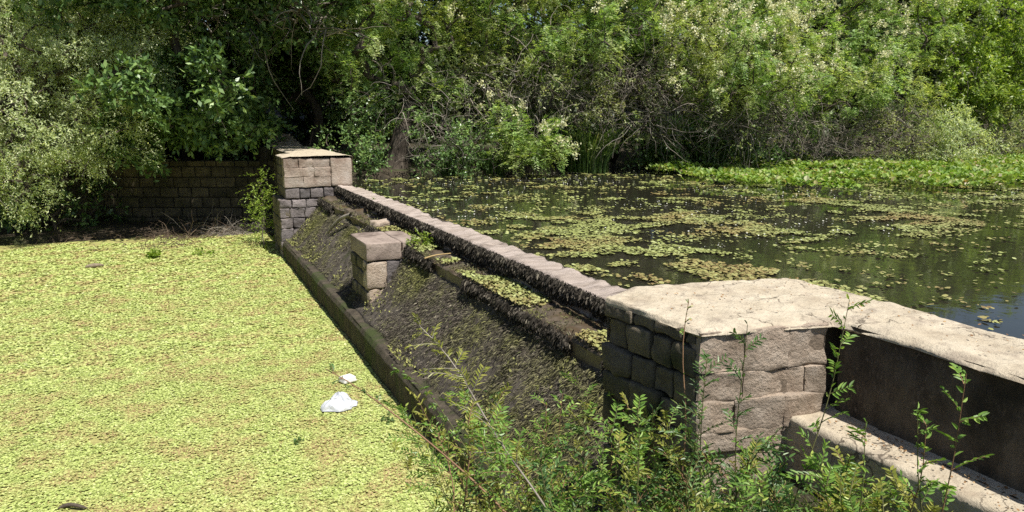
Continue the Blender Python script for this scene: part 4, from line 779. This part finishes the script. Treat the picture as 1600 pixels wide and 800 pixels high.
# the tangle
rng = np.random.default_rng(99); su = [600, 660, 720, 800, 880, 960, 1040, 1120, 1200, 1260, 1320, 1420, 1500]; sv = [690, 640, 600, 605, 595, 600, 620, 640, 640, 690, 705, 735, 765]
for k in range(84):
    u = rng.uniform(640, 1330) if k < 74 else rng.uniform(1300, 1480); d = rng.uniform(3.1, 4.15); v = np.interp(u, su, sv) + 10 + 190 * rng.uniform(0, 1) ** 1.2
    if u < 980 and rng.uniform() < .6: d = rng.uniform(3.8, 5.2)
    tp = at(u, v, d); r_ = tp[:2] + rng.normal(0, .16, 2)
    if r_[0] > 3.3 and r_[1] < 3.2: r_[0] = 3.3 - rng.uniform(0, .3)
    if r_[1] > 3.2 and r_[0] > 2.6: r_[1] = 3.2 - rng.uniform(0, .2)
    zz = max(gz(*r_), .05)
    if tp[2] < zz + .2: tp[2] = zz + .2 + rng.uniform(0, .2)
    dk = rng.uniform() < .32
    weed(300 + k, (*r_, zz), tp, 'dark leaved weed in the tangle below the abutment and apron' if dk else 'light green weed in the tangle below the abutment and apron', nb=int(rng.integers(11, 19)), L=rng.uniform(.028, .046), W=rng.uniform(.009, .0135),
         mat='l_weed_dark' if dk else ('l_weed' if rng.uniform() < .7 else 'l_weed_yellow'), stem='cane' if rng.uniform() < .3 else 'green_stem', sag=rng.uniform(0, .08), bl=rng.uniform(.17, .30), leaf0=.12, group='dark leaved weeds in the foreground tangle' if dk else 'light green weeds in the foreground tangle')
for k in range(20):
    u = rng.uniform(590, 800); v = np.interp(u, [590, 800], [575, 620]) + rng.uniform(5, 130); d = rng.uniform(4.6, 6.4); tp = at(u, v, d)
    r_ = np.array([min(max(tp[0] + rng.uniform(.15, .5), 2.0), 2.62), tp[1] - rng.uniform(.4, 1.0)]); zz = max(gz(*r_), -.02); tp[2] = max(tp[2], zz + .2)
    weed(500 + k, (*r_, zz), tp, 'light green shoot leaning along the toe of the weir by the green mat', nb=int(rng.integers(10, 15)), L=rng.uniform(.04, .06), W=rng.uniform(.012, .017), mat='l_weed' if k % 3 else 'l_weed_yellow',
         stem='cane' if k % 4 == 0 else 'green_stem', sag=.06, bl=rng.uniform(.2, .34), leaf0=.1, group='shoots along the toe of the weir')
# bank grass and ground litter
n = 16000; u = rng.uniform(1150, 1560, n); d = rng.uniform(2.4, 4.2, n); P = np.stack([at(a, 760, b) for a, b in zip(u, d)]); sel = (P[:, 0] < 3.34) & (P[:, 1] < 3.3); P = P[sel]; n = len(P); P[:, 2] = ground(P[:, 0], P[:, 1])
sel = fbm(P * np.array([1, 1, 0]), 3.0, 3, 5) > .45; P = P[sel]; n = len(P)
D = nz(np.stack([rng.normal(0, .45, n), rng.normal(0, .45, n), np.ones(n)], -1)); mb = MB(); mb.add(*strips(rng, P, D, rng.uniform(.06, .20, n), rng.uniform(.003, .006, n), np.stack([rng.normal(0, .6, n), rng.normal(0, .6, n), np.zeros(n)], -1)))
tag(mb.build('grass', M['grass']), 'soft green grass on the bank below the ledge', 'grass', kind='stuff')
n = 700; x = rng.uniform(2.8, 4.35, n); y = rng.uniform(1.2, 4.3, n); z = np.full(n, TOPZ + .012); lw = rng.uniform(0, 1, n) < .4; x[lw] = rng.uniform(3.45, 3.68, lw.sum()); y[lw] = rng.uniform(1.2, 3.1, lw.sum()); z[lw] = LZ + .008
sel = lw | (x > 3.78) | ((y > 3.5) & (y < 4.2)); x, y, z = x[sel], y[sel], z[sel]; mb = MB(); mb.add(*pads(rng, x, y, z, rng.uniform(.003, .010, len(x)), 5, .4))
tag(mb.build('leaf_litter', M['dead_leaf']), 'tiny dry leaves scattered on the pale stone tops', 'litter', kind='stuff')
for k, (u, v, s) in enumerate([(1060, 690, .14), (1085, 730, .18), (1190, 720, .12), (1010, 740, .15)]):
    s *= .66; p = rootat(u, 3.6 - k * .07); mb = MB(); V, Fc = block(p - np.array([s, s, s * .4]), p + np.array([s, s * .8, s * .5]), s * .35, .03, 400 + k, 5); mb.add(V, Fc)
    tag(mb.build('fallen_stone', M['stone_top'], None, True, p), ['pale stone showing through the weeds at the foot of the abutment', 'larger pale stone low in the weed tangle', 'small pale stone at the left end of the ledge', 'pale stone deep in the weeds below the apron'][k], 'stone', 'stones lying in the weeds')
